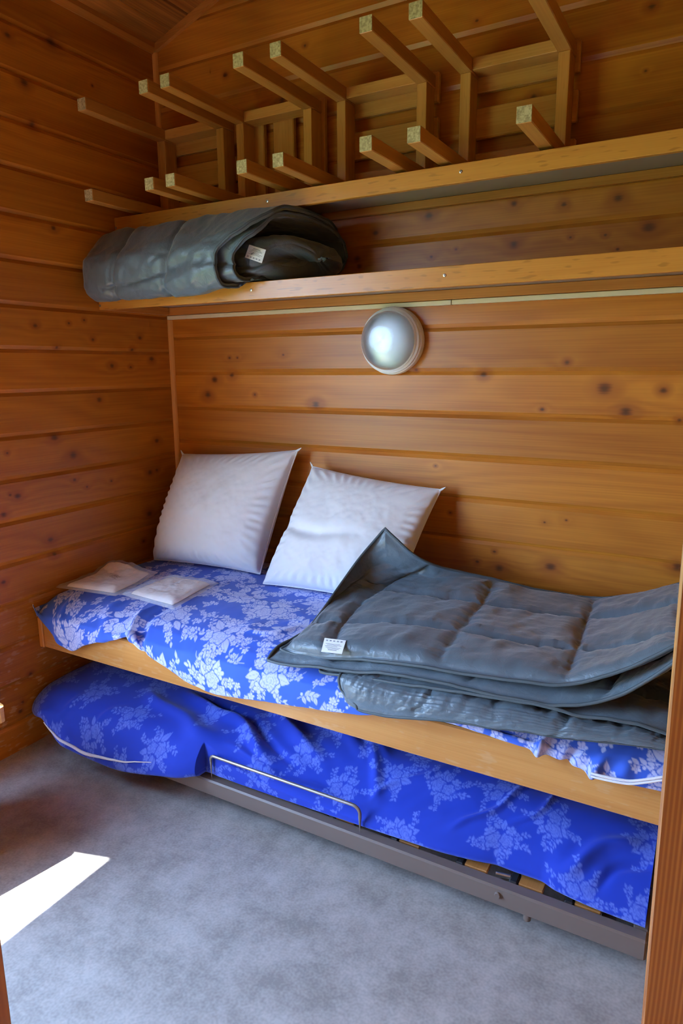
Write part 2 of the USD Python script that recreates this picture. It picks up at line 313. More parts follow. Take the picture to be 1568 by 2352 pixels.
# trims: quarter rounds in the back left corner, along the left wall head, up the rake
def quarter(r, n=6): return [(0, 0)]+[(r*math.cos(t), r*math.sin(t)) for t in np.linspace(0, math.pi/2, n)]
R = .015
q = [(x, -y) for x, y in quarter(R)]
obj('trim_1', extr(q[::-1], 1.4955, 'z', 0.0), W_trim_z, kind='structure', smooth=35)
obj('trim_2', extr(q[::-1], EAVE-1.85, 'z', 1.85), W_trim_z, kind='structure', smooth=35)
q2 = [(0, EAVE+.006), (0, EAVE-.028), (.004, EAVE-.028), (.016, EAVE-.010), (.018, EAVE+.006)]
obj('trim_3', extr(q2, 1.70, 'y', -1.70), wood('pine_trim_depth', 'y', 'z', (.5, .2, .042), (.36, .12, .02)), kind='structure')
ang = math.atan(SL)
for side in (0, 1):
    pts = [(0, EAVE-.026), (RIDGE, EAVE+SL*RIDGE-.026), (RIDGE, EAVE+SL*RIDGE+.01), (0, EAVE+.01)]
    if side: pts = [(RX-x, z) for x, z in pts]
    obj('trim_4' if not side else 'trim_5', extr(pts, .016, 'y', -.016), W_trim_x, kind='structure')

# unseen window in the left wall, left of the viewer, invented and sized for the light
M_pane = usdkit.material(stage, '/World/Looks/window_glass', {'t': ('transparent_bsdf', {}), 'g': ('glossy_bsdf', {'roughness': .0}), 'f': ('fresnel', {'IOR': 1.45}), 'm': ('mix_closure', {})},
    [('f.fac', 'm.fac'), ('t.BSDF', 'm.closure1'), ('g.BSDF', 'm.closure2')], surface='m.closure')
for i, (y0, y1, z0, z1) in enumerate((W1,)):
    wi = thing(f'window_{i+1}', kind='structure')
    for nm, b in (('frame_side', (y0-.02, y0, z0-.02, z1+.02)), ('frame_side', (y1, y1+.02, z0-.02, z1+.02)), ('frame_head', (y0, y1, z1, z1+.02)), ('frame_sill', (y0, y1, z0-.02, z0))):
        obj(nm, bx(-.05, .006, *b, .003), W_trim_z if 'side' in nm else W_yz, wi)
    obj('pane', (np.array([[-.028, y0, z0], [-.028, y0, z1], [-.028, y1, z1], [-.028, y1, z0]]), np.array([[0, 2, 1], [0, 3, 2]])), M_pane, wi)   # a single sheet facing into the room
# door opening: posts and head; the right post stands close to the viewer
do = thing('door_1', kind='structure')
lean = -.0122
def post(x0, x1, y0, y1, z1, ln, b=.0018, zr=.84):
    ms = bx(x0, x1, y0, y1, 0, z1, b); v = ms.vertices.copy(); v[:, 0] += ln*(v[:, 2]-zr); ms.vertices = v; return ms
obj('door_post', post(2.0338, 2.128, -1.765, -1.705, DZ1, lean), W_post, do)
obj('door_post', post(DX0-.045, DX0, -1.765, -1.695, DZ1, 0), W_post, do)
obj('door_head', bx(.002, 2.128, -1.765, -1.697, DZ1, DZ1+.045, .003), W_trim_x, do)

# lawn outside
obj('ground', bx(-60, 40, -60, 40, -.35, -.12), usdkit.material(stage, '/World/Looks/lawn', {'g': ('geometry', {}), 'n': ('noise_texture', {'scale': 3.0, 'detail': 8.0, 'roughness': .7}),
    'r': ('rgb_ramp', {'ramp': [(.3, (.06, .11, .025)), (.7, (.13, .19, .05))]}), 'p': ('principled_bsdf', {'roughness': .9})}, [('g.position', 'n.vector'), ('n.fac', 'r.fac'), ('r.color', 'p.base_color')], surface='p.BSDF'), kind='structure')
# ------------------------------------------------------------------ shelves
def shelf(name, label, yf, zb, zt, thick, under):
    s = thing(name, label, 'shelf', (0, 0, zb), kind=None)
    obj('shelf_panel', bx(0.002, RX-.002, yf+.018, -.003, zt-.022, zt-.003, .001), M_lam, s, label='grey laminate shelf panel')
    obj('front_edge', bx(0.001, RX-.001, yf, yf+.0175, zb, zt, .0015), W_lip, s)
    obj('back_batten', bx(0.002, RX-.002, -.0215, -.002, under, zt-.0225, .0015), W_trim_x, s)
    obj('side_batten', bx(0.0005, .020, yf+.018, -.022, under, zt-.0225, .0015), W_sidebat, s)
    for x, z in ((.0075, .28), (.6915, .55), (1.339, .55)):
        c = np.array([x, yf-.0004, zb+(zt-zb)*z])
        obj('screw', lathe_y([(0, .0006), (.0018, .0006), (.0022, .0018), (.0042, .0014), (.0046, 0), (.0, 0)], c, 14), M_screw, s, smooth=40)
    return s
W_sidebat = wood('pine_side_batten', 'y', 'z', (.60, .25, .055), (.42, .14, .025), tone=(.98, 1.02))
shelf('shelf', 'upper varnished wall shelf holding the four stools, grey underside', -.262, 1.796, 1.845, .02, 1.797)
shelf('shelf', 'lower varnished wall shelf above the round lamp, with the rolled grey duvet', -.364, 1.512, 1.566, .02, 1.513)

# cable trunking along the back wall, two lengths
ct = thing('cable_trunking', 'thin cream plastic cable trunking along the back wall under the lower shelf', 'cable trunking', (0, 0, 1.4965))
obj('trunking_length', bx(-.0003, 1.2265, -.016, -.0005, 1.4968, 1.5118, .0015), M_conduit, ct)
obj('trunking_length', bx(1.2285, RX-.001, -.016, -.0005, 1.4968, 1.5118, .0015), M_conduit, ct)

# ------------------------------------------------------------------ round bulkhead lamp on the back wall
LC = np.array([1.02, 0.0, 1.388])
lamp = thing('wall_lamp', 'round white bulkhead lamp with ribbed glass dome on the back wall', 'lamp', LC)
obj('base', lathe_y([(0, .0), (.111, 0), (.1125, .004), (.1125, .022), (.1105, .026), (.1065, .027), (.1065, .032), (.108, .034), (.108, .040), (.105, .044), (.100, .046), (.0985, .0465), (.0985, .030), (0, .030)], LC, 96), M_white_pl, lamp, smooth=35)
obj('reflector', lathe_y([(0, .0405), (.050, .039), (.085, .036), (.0965, .0335), (.0965, .031), (0, .031)], LC, 64), usdkit.material(stage, '/World/Looks/lamp_reflector', {'p': ('principled_bsdf', {'base_color': (.42, .42, .43), 'roughness': .35, 'metallic': .5})}, surface='p.BSDF'), lamp, smooth=50)
pr = [(.0978, .034)]
for t in np.linspace(.12, math.pi/2, 26):
    pr.append((.0978*math.cos(t)**.62, .046+.056*math.sin(t)))
pr[-1] = (0.0, .102)
inner = [(max(r-.003, 0), d-.003) for r, d in pr[::-1]]
rib = usdkit.material(stage, '/World/Looks/ribbed_glass', {
    'g': ('texture_coordinate', {}), 'm': ('mapping', {'location': (0, 0, 0), 'scale': (1, 1, 1)}),
    'w': ('wave_texture', {'wave_type': 'rings', 'rings_direction': 'y', 'scale': 100.0, 'profile': 'sine'}),
    'b': ('bump', {'strength': .14, 'distance': .001}),
    'p': ('principled_bsdf', {'base_color': (.97, .98, .98), 'roughness': .10, 'transmission_weight': .93, 'ior': 1.5})},
    [('g.object', 'm.vector'), ('m.vector', 'w.vector'), ('w.fac', 'b.height'), ('b.normal', 'p.normal')], surface='p.BSDF')
obj('glass_dome', lathe_y(pr+inner, LC, 96), rib, lamp, smooth=40)
ringp = [(.0985, .0465), (.1015, .0475), (.1015, .0505), (.098, .0535), (.0955, .0535), (.0955, .0475)]
obj('clamping_ring', lathe_y(ringp+[ringp[0]], LC, 96), M_white_pl, lamp, smooth=35)

# ------------------------------------------------------------------ slatted stools: four lie on the upper shelf, one stands by the window
SH, SW, LG = .447, .335, .038
def stool_parts(t, o=np.zeros(3)):
    """upright stool about the foot centre; thing's own frame"""
    a = .139
    for ix in (-1, 1):
        for iy in (-1, 1):
            leg = obj('leg', bx(ix*a-LG/2, ix*a+LG/2, iy*a-LG/2, iy*a+LG/2, .0008, SH-.021, .002), W_leg, t)
            obj('leg_end', bx(ix*a-LG/2+.0012, ix*a+LG/2-.0012, iy*a-LG/2+.0012, iy*a+LG/2-.0012, 0., .0016), M_end, leg, label='pale worn end grain')
    for s in (-1, 1):
        obj('apron', bx(-a+LG/2, a-LG/2, s*a-.016, s*a+.016, SH-.084, SH-.021, .0015), W_apron, t)
        obj('apron', bx(s*a-.016, s*a+.016, -a+LG/2, a-LG/2, SH-.084, SH-.021, .0015), W_apron_y, t)
    for k in (-1, 0, 1):
        obj('slat', bx(-SW/2, SW/2, k*.125-.0425, k*.125+.0425, SH-.0205, SH, .003), W_apron, t)
STOOLS = [(.2335, 0, 'slatted wooden stool at the left end of the upper shelf, beside the left wall'),
          (.6005, 1, 'slatted wooden stool with upright seat slats, second from the left on the upper shelf'),
          (1.0065, 0, 'slatted wooden stool on the upper shelf, third from the left wall, between two others'),
          (1.4215, 0, 'slatted wooden stool lying at the right end of the row on the upper shelf')]
zc, yseat = 1.8455+SW/2, -.0085
def stool_at(name, label, loc, rot, proto=None):
    x = UsdGeom.Xform.Define(stage, path_for(name, None))
    x.AddTranslateOp().Set(Gf.Vec3d(*map(float, loc))); x.AddRotateXYZOp().Set(Gf.Vec3f(*map(float, rot)))
    tag(x, label, 'stool', 'slatted wooden stools')
    if proto is not None:
        x.GetPrim().GetReferences().AddInternalReference(proto.GetPath()); x.GetPrim().SetInstanceable(True)
    return x.GetPrim()
# an upright stool turned by 90 degrees about x points its legs at the viewer: local z -> +y (seat to the wall)
proto = None
for x, turn, lab in STOOLS:
    p = stool_at('slatted_stool', lab, (x, yseat-SH, zc), (-90, 90 if turn else 0, 0), proto)
    if proto is None: proto = p; stool_parts(p)
# low bench under the window: only one sunlit corner reaches into the picture
ANG = -.19; ca_, sa_ = math.cos(ANG), math.sin(ANG)
bench = thing('low_bench', 'low pale wood bench by left wall, one sunlit corner visible, sides added for shade', 'bench', (.435, -1.169, 0.))
def turned(m):
    v = m.vertices.copy(); x, y = v[:, 0].copy(), v[:, 1].copy()
    v[:, 0], v[:, 1] = .435+ca_*x-sa_*y, -1.169+sa_*x+ca_*y; m.vertices = v; return m
W_bench = wood('bench_wood', 'y', 'x', (.62, .32, .10), (.50, .21, .05), rings=14., tone=(.98, 1.02))
top2d = Polygon([(-.012, -.44), (-.004, -.432), (0, -.42), (0, -.014), (-.004, -.004), (-.014, 0), (-.306, 0), (-.316, -.004), (-.32, -.014), (-.32, -.43), (-.31, -.44)])
obj('bench_top', turned(extr(top2d, .043, 'z', .377)), W_bench, bench)
for yy in (-.41, -.075): obj('end_panel', turned(bx(-.285, -.05, yy, yy+.02, .0003, .3768, .002)), W_bench, bench)  # unseen ends, added to keep window light off the floor behind
for xx in (-.285, -.068): obj('side_panel', turned(bx(xx, xx+.018, -.3898, -.0752, .0003, .3766, .002)), W_bench, bench)  # unseen sides, closed in only to darken the floor beyond the bench

# ------------------------------------------------------------------ cloth helpers
def normals_of(P):
    a, b = np.gradient(P, axis=0), np.gradient(P, axis=1)
    n = np.cross(a, b); return n/np.maximum(np.linalg.norm(n, axis=2, keepdims=True), 1e-9)
def resample(P, m):
    """rows of P (n, k, 3) at m equal steps of arc length"""
    out, L = np.empty((len(P), m, 3)), []
    for i, r in enumerate(P):
        s = np.r_[0, np.cumsum(np.linalg.norm(np.diff(r, axis=0), axis=1))]; L.append(s[-1])
        t = np.linspace(0, s[-1], m)
        for c in range(3): out[i, :, c] = np.interp(t, s, r[:, c])
    return out, float(np.mean(L))
def ridge(U, V, a, b, w, h, sharp=1.0):
    """a fold running from a to b in (u, v)"""
    d = np.array(b, float)-a; L = np.linalg.norm(d); d /= L
    t = ((U-a[0])*d[0]+(V-a[1])*d[1])/L; n = -(U-a[0])*d[1]+(V-a[1])*d[0]
    n = n+.012*np.sin(t*7+a[0]*9)
    return h*np.exp(-np.abs(n/w)**(2*sharp))*sstep(t, -.15, .2)*(1-sstep(t, .75, 1.1))

# ---- printed flowers: values on the vertices of a cloth, 0 = ground, 1 = print
class Print:
    def __init__(s, nu, nv, Lu, Lv): s.A = np.zeros((nu, nv)); s.du, s.dv = Lu/(nu-1), Lv/(nv-1); s.nu, s.nv = nu, nv
    def patch(s, c, R):
        i0, i1 = max(int((c[0]-R)/s.du), 0), min(int((c[0]+R)/s.du)+2, s.nu); j0, j1 = max(int((c[1]-R)/s.dv), 0), min(int((c[1]+R)/s.dv)+2, s.nv)
        if i1 <= i0 or j1 <= j0: return None
        return (slice(i0, i1), slice(j0, j1)), (np.arange(i0, i1)*s.du-c[0])[:, None], (np.arange(j0, j1)*s.dv-c[1])[None, :]
    def put(s, sl, mask, val): s.A[sl] = np.where(mask > .5, val, s.A[sl])
    def soft(s, sl, m, val): s.A[sl] = s.A[sl]*(1-m)+val*m
    def flower(s, c, R, n=5, a0=0., val=1.):
        g = s.patch(c, R*1.1)
        if g is None: return
        sl, x, y = g; r = np.hypot(x, y)/R; th = np.arctan2(y, x)+a0
        edge = .50+.50*np.abs(np.cos(n/2*th))**.8
        s.soft(sl, np.clip((edge-r)*R/s.du+.5+.0022/s.du, 0, 1), 0.); m = np.clip((edge-r)*R/s.du+.5, 0, 1); s.soft(sl, m, val*(1-.25*(np.abs(np.cos(n/2*th)) < .45)*(r > .3)))
        s.soft(sl, np.clip(1-np.abs(r-.24)*R/s.du/.8, 0, 1)*m, val*.45)
    def rose(s, c, R, a0=0., val=1.):
        g = s.patch(c, R*1.15)
        if g is None: return
        sl, x, y = g; r = np.hypot(x, y)/R; th = np.arctan2(y, x)+a0
        edge = .90+.10*np.cos(5*th)+.04*np.cos(9*th+1)
        s.soft(sl, np.clip((edge-r)*R/s.du+.5+.003/s.du, 0, 1), 0.); m = np.clip((edge-r)*R/s.du+.5, 0, 1); s.soft(sl, m, val*(.86+.14*np.sin(14*th+9*r)))
        for k, (rad, n, ph) in enumerate(((.68, 4, .6), (.46, 3, 1.7), (.26, 3, .2))):
            e = rad*(1+.16*np.cos(n*th+ph))
            s.soft(sl, np.clip(1.15-np.abs(r-e)*R/s.du/.75, 0, 1)*m*(np.cos(n*th+ph+1.2) > -.75), val*.42)
        for k in range(5):
            t = (th+k*2*np.pi/5+.35) % (2*np.pi); t = np.minimum(t, 2*np.pi-t)
            s.soft(sl, np.clip(1-t*r*R/s.du/.8, 0, 1)*m*(r > .68), val*.45)
    def leaf(s, c, L, a, wid=.42, val=1.):
        g = s.patch(c, L*1.05)
        if g is None: return
        sl, x, y = g; p, q = x*math.cos(a)+y*math.sin(a), -x*math.sin(a)+y*math.cos(a)
        t = np.clip(p/L, 0, 1); w = wid*L*.5*np.sin(np.pi*t**.8)
        s.soft(sl, np.clip((w-np.abs(q))/s.du+.5+.002/s.du, 0, 1)*(p > -.001)*(p < L+.001), 0.); m = np.clip((w-np.abs(q))/s.du+.5, 0, 1)*(p > 0)*(p < L); s.soft(sl, m, val*.93)
        if L > .022: s.soft(sl, np.clip(1-np.abs(q)/s.du/.8, 0, 1)*m*(t > .1)*(t < .9), val*.5)
    def berry(s, c, r, val=1.):
        g = s.patch(c, r*1.2+s.du)
        if g is None: return
        sl, x, y = g; s.soft(sl, np.clip((r-np.hypot(x, y))/s.du+.5, 0, 1), val)
    def line(s, pts, w, val=1.):
        for a, b in zip(pts[:-1], pts[1:]):
            g = s.patch((a+b)/2, np.linalg.norm(b-a)/2+w+s.du)
            if g is None: continue
            sl, x, y = g; h = (b-a)/2; L2_ = h@h+1e-12; t = np.clip((x*h[0]+y*h[1])/L2_, -1, 1)
            s.soft(sl, np.clip((w-np.hypot(x-t*h[0], y-t*h[1]))/s.du+.5, 0, 1), val)
def sprig(P, rng, c, a, L, k, val=1., fl=.011):
    """a curved stem with leaves, berries and small flowers"""
    cur = rng.uniform(-1.3, 1.3); n = 9
    pts = [np.array(c, float)]; ang = a
    for i in range(n): ang += cur/n; pts.append(pts[-1]+L/n*np.array([math.cos(ang), math.sin(ang)]))
    P.line(pts, .0012*k, val*.9)
    for i in range(2, n+1):
        side = 1 if i % 2 else -1; p = pts[i]
        z = rng.random()
        if z < .5: P.leaf(p, .020*k*rng.uniform(.8, 1.3), ang+side*rng.uniform(.5, 1.1), .5, val)
        elif z < .8: P.flower(p+.008*k*side*np.array([-math.sin(ang), math.cos(ang)]), fl*k*rng.uniform(.8, 1.2), 5, rng.uniform(0, 6), val)
        else: P.berry(p+.008*k*side*np.array([-math.sin(ang), math.cos(ang)]), .0042*k, val)
def bouquet(P, rng, c, k, val=1., rich=1.):
    c = np.array(c, float); a = rng.uniform(0, 6.28)
    for i in range(int(9*rich)):
        t = a+i*6.28/(9*rich)+rng.uniform(-.2, .2); r0_ = rng.uniform(.018, .034)*k
        P.leaf(c+r0_*np.array([math.cos(t), math.sin(t)]), rng.uniform(.036, .055)*k, t+rng.uniform(-.3, .3), .55, val)
    for i in range(int(5*rich)):
        t = a+i*6.28/(5*rich)+rng.uniform(-.3, .3); sprig(P, rng, c+.035*k*np.array([math.cos(t), math.sin(t)]), t, rng.uniform(.055, .085)*k, k*.85, val)
    for i in range(4):
        t = a+1+i*1.7; P.flower(c+.046*k*np.array([math.cos(t), math.sin(t)]), rng.uniform(.015, .020)*k, 5, rng.uniform(0, 6), val)
    P.rose(c+.020*k*np.array([math.cos(a), math.sin(a)]), .031*k, a, val)
    P.rose(c-.022*k*np.array([math.cos(a+.6), math.sin(a+.6)]), .025*k, a+2, val)
def spread(rng, Lu, Lv, d, n):
    out = []
    for _ in range(n):
        p = rng.uniform([0, 0], [Lu, Lv])
        if all(np.hypot(*(p-q)) > d for q in out): out.append(p)
    return out
def cloth_mat(name, ground, ink, rough=.75):
    return usdkit.material(stage, f'/World/Looks/{name}', {'a': ('attribute', {'attribute': 'print'}),
        'm': ('mix', {'color1': ground, 'color2': ink}),
        'p': ('principled_bsdf', {'roughness': rough, 'specular_ior_level': .25, 'sheen_weight': .15})},
        [('a.fac', 'm.fac'), ('m.color', 'p.base_color')], surface='p.BSDF')
def printed(name, P, A, m, parent, label=None):
    nu, nv = P.shape[:2]
    g = obj(name, trimesh.Trimesh(P.reshape(-1, 3), grid_faces(nu, nv), process=False), m, parent, smooth=True, label=label)
    UsdGeom.PrimvarsAPI(UsdGeom.Mesh(g)).CreatePrimvar('print', Sdf.ValueTypeNames.FloatArray, 'vertex').Set(__import__('pxr').Vt.FloatArray.FromNumpy(A.reshape(-1).astype(np.float32)))
    return g

# ------------------------------------------------------------------ fixed bunk: front board, base, mattress
bed = thing('bunk_bed', 'fixed wooden bunk bed with varnished front board along the back wall', 'bed', (0, 0, .343))
obj('front_board', bx(.022, RX-.001, -.741, -.716, .343, .451, .004), W_board, bed)
obj('end_block', bx(.0005, .0215, -.745, -.716, .341, .453, .003), W_trim_z, bed)
obj('ledger', bx(.03, RX-.001, -.0300, -.0005, .345, .398, .002), W_trim_x, bed)
for i in range(11):
    x = .06+i*.178
    obj('bed_slat', bx(x, x+.09, -.7155, -.005, .3985, .413, .002), W_slat, bed)

def cover(n, m, xs, hem, ytop, ztop, rows_fn):
    return None
# mattress in its printed cover
nu, nv = 1080, 400
U = np.linspace(.012, 2.042, nu)
hem = PchipInterpolator([0, .08, .196, .26, .34, .42, .482, .50, .525, .59, .656, .79, .98, 1.125, 1.285, 1.383, 1.554, 1.70, 1.758, 1.80, 1.85, 1.93, 1.98, 2.06],
                        [.500, .446, .374, .405, .437, .462, .480, .476, .447, .421, .400, .370, .386, .405, .425, .452, .471, .462, .457, .448, .442, .436, .438, .445])
K = 90
rowsP = np.empty((nu, 0, 3))
prof = []
for i, x in enumerate(U):
    h = float(hem(x)); e = sstep(np.array(x), 0, .05)*1.0; zt = .505+.027*float(e); e2 = 1-sstep(np.array(x), 2.0, 2.042); zt -= .02*(1-float(e2))
    yf = -.742-.012*float(e)
    pts = [(-.012, .42), (-.006, .46), (-.008, zt-.014), (-.022, zt-.003), (-.06, zt), (-.30, zt+.004), (-.52, zt+.003), (-.62, zt-.001), (-.68, zt-.010)]
    sh = [(-.68, zt-.010), (-.725, zt-.026), (yf-.012, zt-.055), (yf-.020, max(h+.02, zt-.09)), (yf-.020, h+.006), (yf-.014, h), (yf-.006, h+.002)]
    hi = max(h+.003, .4535)
    tail = [(yf-.0015, hi), (-.70, hi+.001), (-.64, .4155)]
    a = np.array(pts[:-1]+sh+tail)
    prof.append(np.column_stack([np.full(len(a), x), a]))
P0, LV = resample(np.array(prof), 600)
# smooth the profile corners, then resample
for _ in range(6): P0[:, 1:-1] = .25*P0[:, :-2]+.5*P0[:, 1:-1]+.25*P0[:, 2:]
P, LV = resample(P0, nv)
V = np.linspace(0, LV, nv)[None, :]*np.ones((nu, 1)); UU = U[:, None]*np.ones((1, nv))
N = normals_of(P)
if N[nu//2, nv//3, 2] < 0: N = -N
wr_ = .010*fbm(np.stack([UU*5, V*6, 0*V], -1), 3, 3)+.006*fbm(np.stack([UU*14+V*5, V*9-UU*4, 0*V], -1), 3, 5)
vf = .46+.745                                                  # arc length near the front shoulder
for a, b, w, h in (((.50, .98), (.41, .60), .016, .016), ((.535, .96), (.46, .62), .011, -.009), ((.36, .95), (.30, .70), .02, .009),
                   ((1.02, .62), (1.16, .48), .013, .013), ((.93, .60), (1.10, .44), .016, .010), ((.86, .70), (1.0, .62), .012, .008), ((1.06, .70), (1.22, .50), .010, -.007),
                   ((.70, .90), (.86, .62), .03, .008), ((.60, .45), (.85, .30), .015, .009), ((.30, .40), (.62, .33), .014, .010), ((.70, .30), (1.0, .36), .012, .009),
                   ((1.70, .98), (1.80, .86), .012, .014), ((1.76, .98), (1.88, .86), .009, -.012), ((1.82, .98), (1.95, .84), .012, .016), ((1.9, .92), (2.02, .80), .016, .01), ((.16, .95), (.10, .7), .02, .008)):
    wr_ += ridge(UU, V, np.array(a), b, w, h)
wr_ *= 1-.8*sstep(UU, 1.14, 1.3)*(1-sstep(V, .86, .92))
lock = sstep(V, .0, .08)*(1-sstep(V, LV-.13, LV-.10))
P = P+N*(wr_*lock)[..., None]
P[..., 1] = np.minimum(P[..., 1], -.004)
P[..., 0] = np.clip(P[..., 0], .006, RX-.004)
P[..., 2] = np.where((P[..., 1] > -.42) & (P[..., 0] < 1.22) & (P[..., 2] > .5), np.minimum(P[..., 2], .5345), P[..., 2])
P[..., 2] = np.where((P[..., 0] > 1.13) & (P[..., 2] > .5), np.minimum(P[..., 2], .5375), P[..., 2])
P[..., 2] = np.where((P[..., 0] < .56) & (P[..., 1] > -.69) & (P[..., 2] > .5), np.minimum(P[..., 2], .5365), P[..., 2])
low = (P[..., 2] < .456) & (P[..., 1] > -.748) & (P[..., 1] < -.709)
P[..., 1] = np.where(low, -.748, P[..., 1])
rng = np.random.default_rng(21)
PR = Print(nu, nv, U[-1]-U[0], LV)
Lu = U[-1]-U[0]
for c in spread(rng, Lu, LV, .050, 1200): sprig(PR, rng, c, rng.uniform(0, 6.28), rng.uniform(.05, .08), 1.0, .92)
for c in spread(rng, Lu, LV, .166, 1200): bouquet(PR, rng, c, 1.06, 1.0, 1.0)
MX = cloth_mat('blue_rose_cover', (.040, .120, .62), (.54, .58, .86))
mat_up = thing('mattress', 'bright blue mattress with dense white rose print on the fixed bunk', 'mattress', (0, 0, .4135))
printed('cover', P, PR.A, MX, mat_up)
obj('foam_core', bx(.03, 2.03, -.69, -.03, .4135, .47, .02), simple('foam', (.6, .55, .4), .9), mat_up)
# zip along the foot end
zp = np.array([(1.862, -.7905, .452), (1.89, -.792, .4535), (1.93, -.792, .4575), (1.97, -.790, .472), (2.0, -.787, .485), (2.03, -.783, .492)])
zz = np.array([PchipInterpolator(np.arange(6), zp[:, k])(np.linspace(0, 5, 40)) for k in range(3)]).T
obj('zip', cat([tube(zz+[0, -.001, .0035], .0028, 6), tube(zz+[0, -.002, -.0028], .0026, 6)]), simple('white_zip', (.74, .74, .80), .5), mat_up)

# ------------------------------------------------------------------ trundle bed below, pulled a little forward
tb = thing('trundle_bed', 'low trundle bed with brown steel frame under the bunk', 'bed', (0, 0, 0))
def rail(a, b, ax):
    return bx(*a, *b, .004)
obj('front_rail', bx(.52, 2.0, -.792, -.757, .046, .0968, .0045), M_metal, tb)
obj('back_rail', bx(.06, 2.0, -.075, -.040, .046, .0968, .0045), M_metal, tb)
obj('end_rail', bx(1.968, 1.9995, -.7565, -.0755, .048, .096, .003), M_metal, tb)
obj('end_rail', bx(.52, .55, -.7565, -.0755, .048, .096, .003), M_metal, tb)
for x in (.58, .83, 1.02, 1.21, 1.40, 1.5785, 1.713, 1.842):
    sl = obj('slat', bx(x, x+.058, -.752, -.08, .085, .0940, .002), W_slat, tb)
    obj('slat_holder', bx(x-.022, x-.002, -.7565, -.715, .080, .0960, .003), M_black, sl, label='black plastic slat holder')
hx0, hx1, hy, hz0, hz1 = .800, 1.302, -.7835, .0975, .176
q = [(hx0, hz0), (hx0, hz1-.012)]+[(hx0+.012-.012*math.cos(t), hz1-.012+.012*math.sin(t)) for t in np.linspace(.2, math.pi/2, 6)]
q += [(hx1-.022+.022*math.sin(t), hz1-.022+.022*math.cos(t)) for t in np.linspace(0, 1.4, 7)]+[(hx1, hz1-.03), (hx1, hz0)]
obj('pull_bar', tube([(x, hy, z) for x, z in q], .0046, 10), M_rod, tb, smooth=50)
obj('bolt', lathe_y([(0, .006), (.006, .006), (.0075, .004), (.0075, 0), (0, 0)], np.array([1.676, -.792, .078]), 12), M_metal, tb, smooth=30)
for x, y in ((1.915, -.60), (.615, -.60), (1.915, -.20), (.615, -.20)):
    obj('foot', tube([(x, y, .0005), (x, y, .046)], .011, 12), M_metal, tb, smooth=40)
for x in (.60, 1.9): obj('cross_bar', bx(x, x+.03, -.7565, -.0755, .046, .076, .002), M_metal, tb)
obj('stud', tube([(1.744, -.779, .030), (1.744, -.779, .047)], .009, 12), M_metal, tb, smooth=40)
obj('roller_tube', tube([(1.655, -.742, .0905), (1.690, -.735, .0905)], .006, 12), M_screw, tb, smooth=40)

nu2, nv2 = 980, 350
U2 = np.linspace(.016, 1.992, nu2)
f_shy = PchipInterpolator([0, .1, .4, .70, .93, 1.2, 1.6, 2.0], [-.775, -.795, -.812, -.80, -.715, -.655, -.64, -.645])     # top shoulder
f_loy = PchipInterpolator([0, .10, .25, .45, .70, .79, .84, .93, 1.1, 1.5, 1.62, 1.66, 1.76, 1.80, 1.9, 2.0], [-.80, -.845, -.858, -.858, -.845, -.806, -.788, -.783, -.778, -.770, -.752, -.742, -.744, -.758, -.768, -.770])   # lowest line
f_loz = PchipInterpolator([0, .10, .22, .43, .72, .79, .82, .89, 1.0, 1.13, 1.3, 1.5, 1.62, 1.70, 1.77, 1.86, 1.94, 2.0], [.112, .135, .063, .056, .100, .110, .107, .105, .104, .104, .106, .108, .107, .105, .107, .105, .104, .104])
f_zt = PchipInterpolator([0, .03, .1, .7, 1.0, 1.3, 1.7, 2.0], [.190, .212, .222, .222, .226, .236, .238, .232])
prof = []
for x in U2:
    sy_, ly, lz, zt = float(f_shy(x)), float(f_loy(x)), float(f_loz(x)), float(f_zt(x))
    if x < .10: lz = .135-(.10-x)*.3
    mid = (sy_*.45+ly*.55-.012, (zt*.5+lz*.5))
    a = np.array([(-.045, .105), (-.040, .14), (-.045, zt-.02), (-.07, zt), (-.35, zt+.003), (sy_+.12, zt+.001), (sy_+.04, zt-.004), (sy_, zt-.022), mid, (ly-.006, lz+.022), (ly-.002, lz+.004), (ly+.010, lz), (ly+.05, max(lz, .0995)), (-.62, .100)])
    prof.append(np.column_stack([np.full(len(a), x), a]))
P0, LV2 = resample(np.array(prof), 500)
for _ in range(60): P0[:, 1:-1] = .25*P0[:, :-2]+.5*P0[:, 1:-1]+.25*P0[:, 2:]
P2, LV2 = resample(P0, nv2)
V2 = np.linspace(0, LV2, nv2)[None, :]*np.ones((nu2, 1)); UU2 = U2[:, None]*np.ones((1, nv2))
N2 = normals_of(P2)
if N2[nu2//2, nv2//3, 2] < 0: N2 = -N2
far = sstep(UU2, .45, .9)
w2 = .010*fbm(np.stack([UU2*4, V2*5, 0*V2+3], -1), 3, 8)+.008*far*fbm(np.stack([UU2*9+V2*7, V2*7-UU2*5, 0*V2], -1), 3, 9)
# long slanting folds running from under the bunk towards the lower right
for a, b, w, h in (((.42, .60), (.80, .80), .022, .018), ((.55, .56), (1.02, .86), .018, .022), ((.72, .52), (1.12, .80), .020, .024), ((.86, .48), (1.22, .74), .022, .022), ((.66, .58), (1.05, .84), .012, -.014),
                   ((.98, .50), (1.30, .72), .018, .020), ((1.10, .52), (1.34, .86), .016, .012), ((.84, .84), (1.20, .90), .012, .012), ((.82, .88), (1.28, .93), .009, -.010), ((1.36, .60), (1.62, .70), .02, .010),
                   ((1.55, .88), (1.70, .72), .010, .010), ((1.78, .92), (1.95, .74), .016, .016), ((1.86, .92), (1.99, .78), .012, -.010), ((1.30, .86), (1.46, .70), .010, .006), ((1.68, .85), (1.80, .66), .008, .006),
                   ((.10, .90), (.24, .72), .012, .005), ((.30, .88), (.42, .70), .012, .004)):
    w2 += ridge(UU2, V2, np.array(a), b, w, h)
lock2 = sstep(V2, 0, .1)*(1-sstep(V2, LV2-.25, LV2-.17))
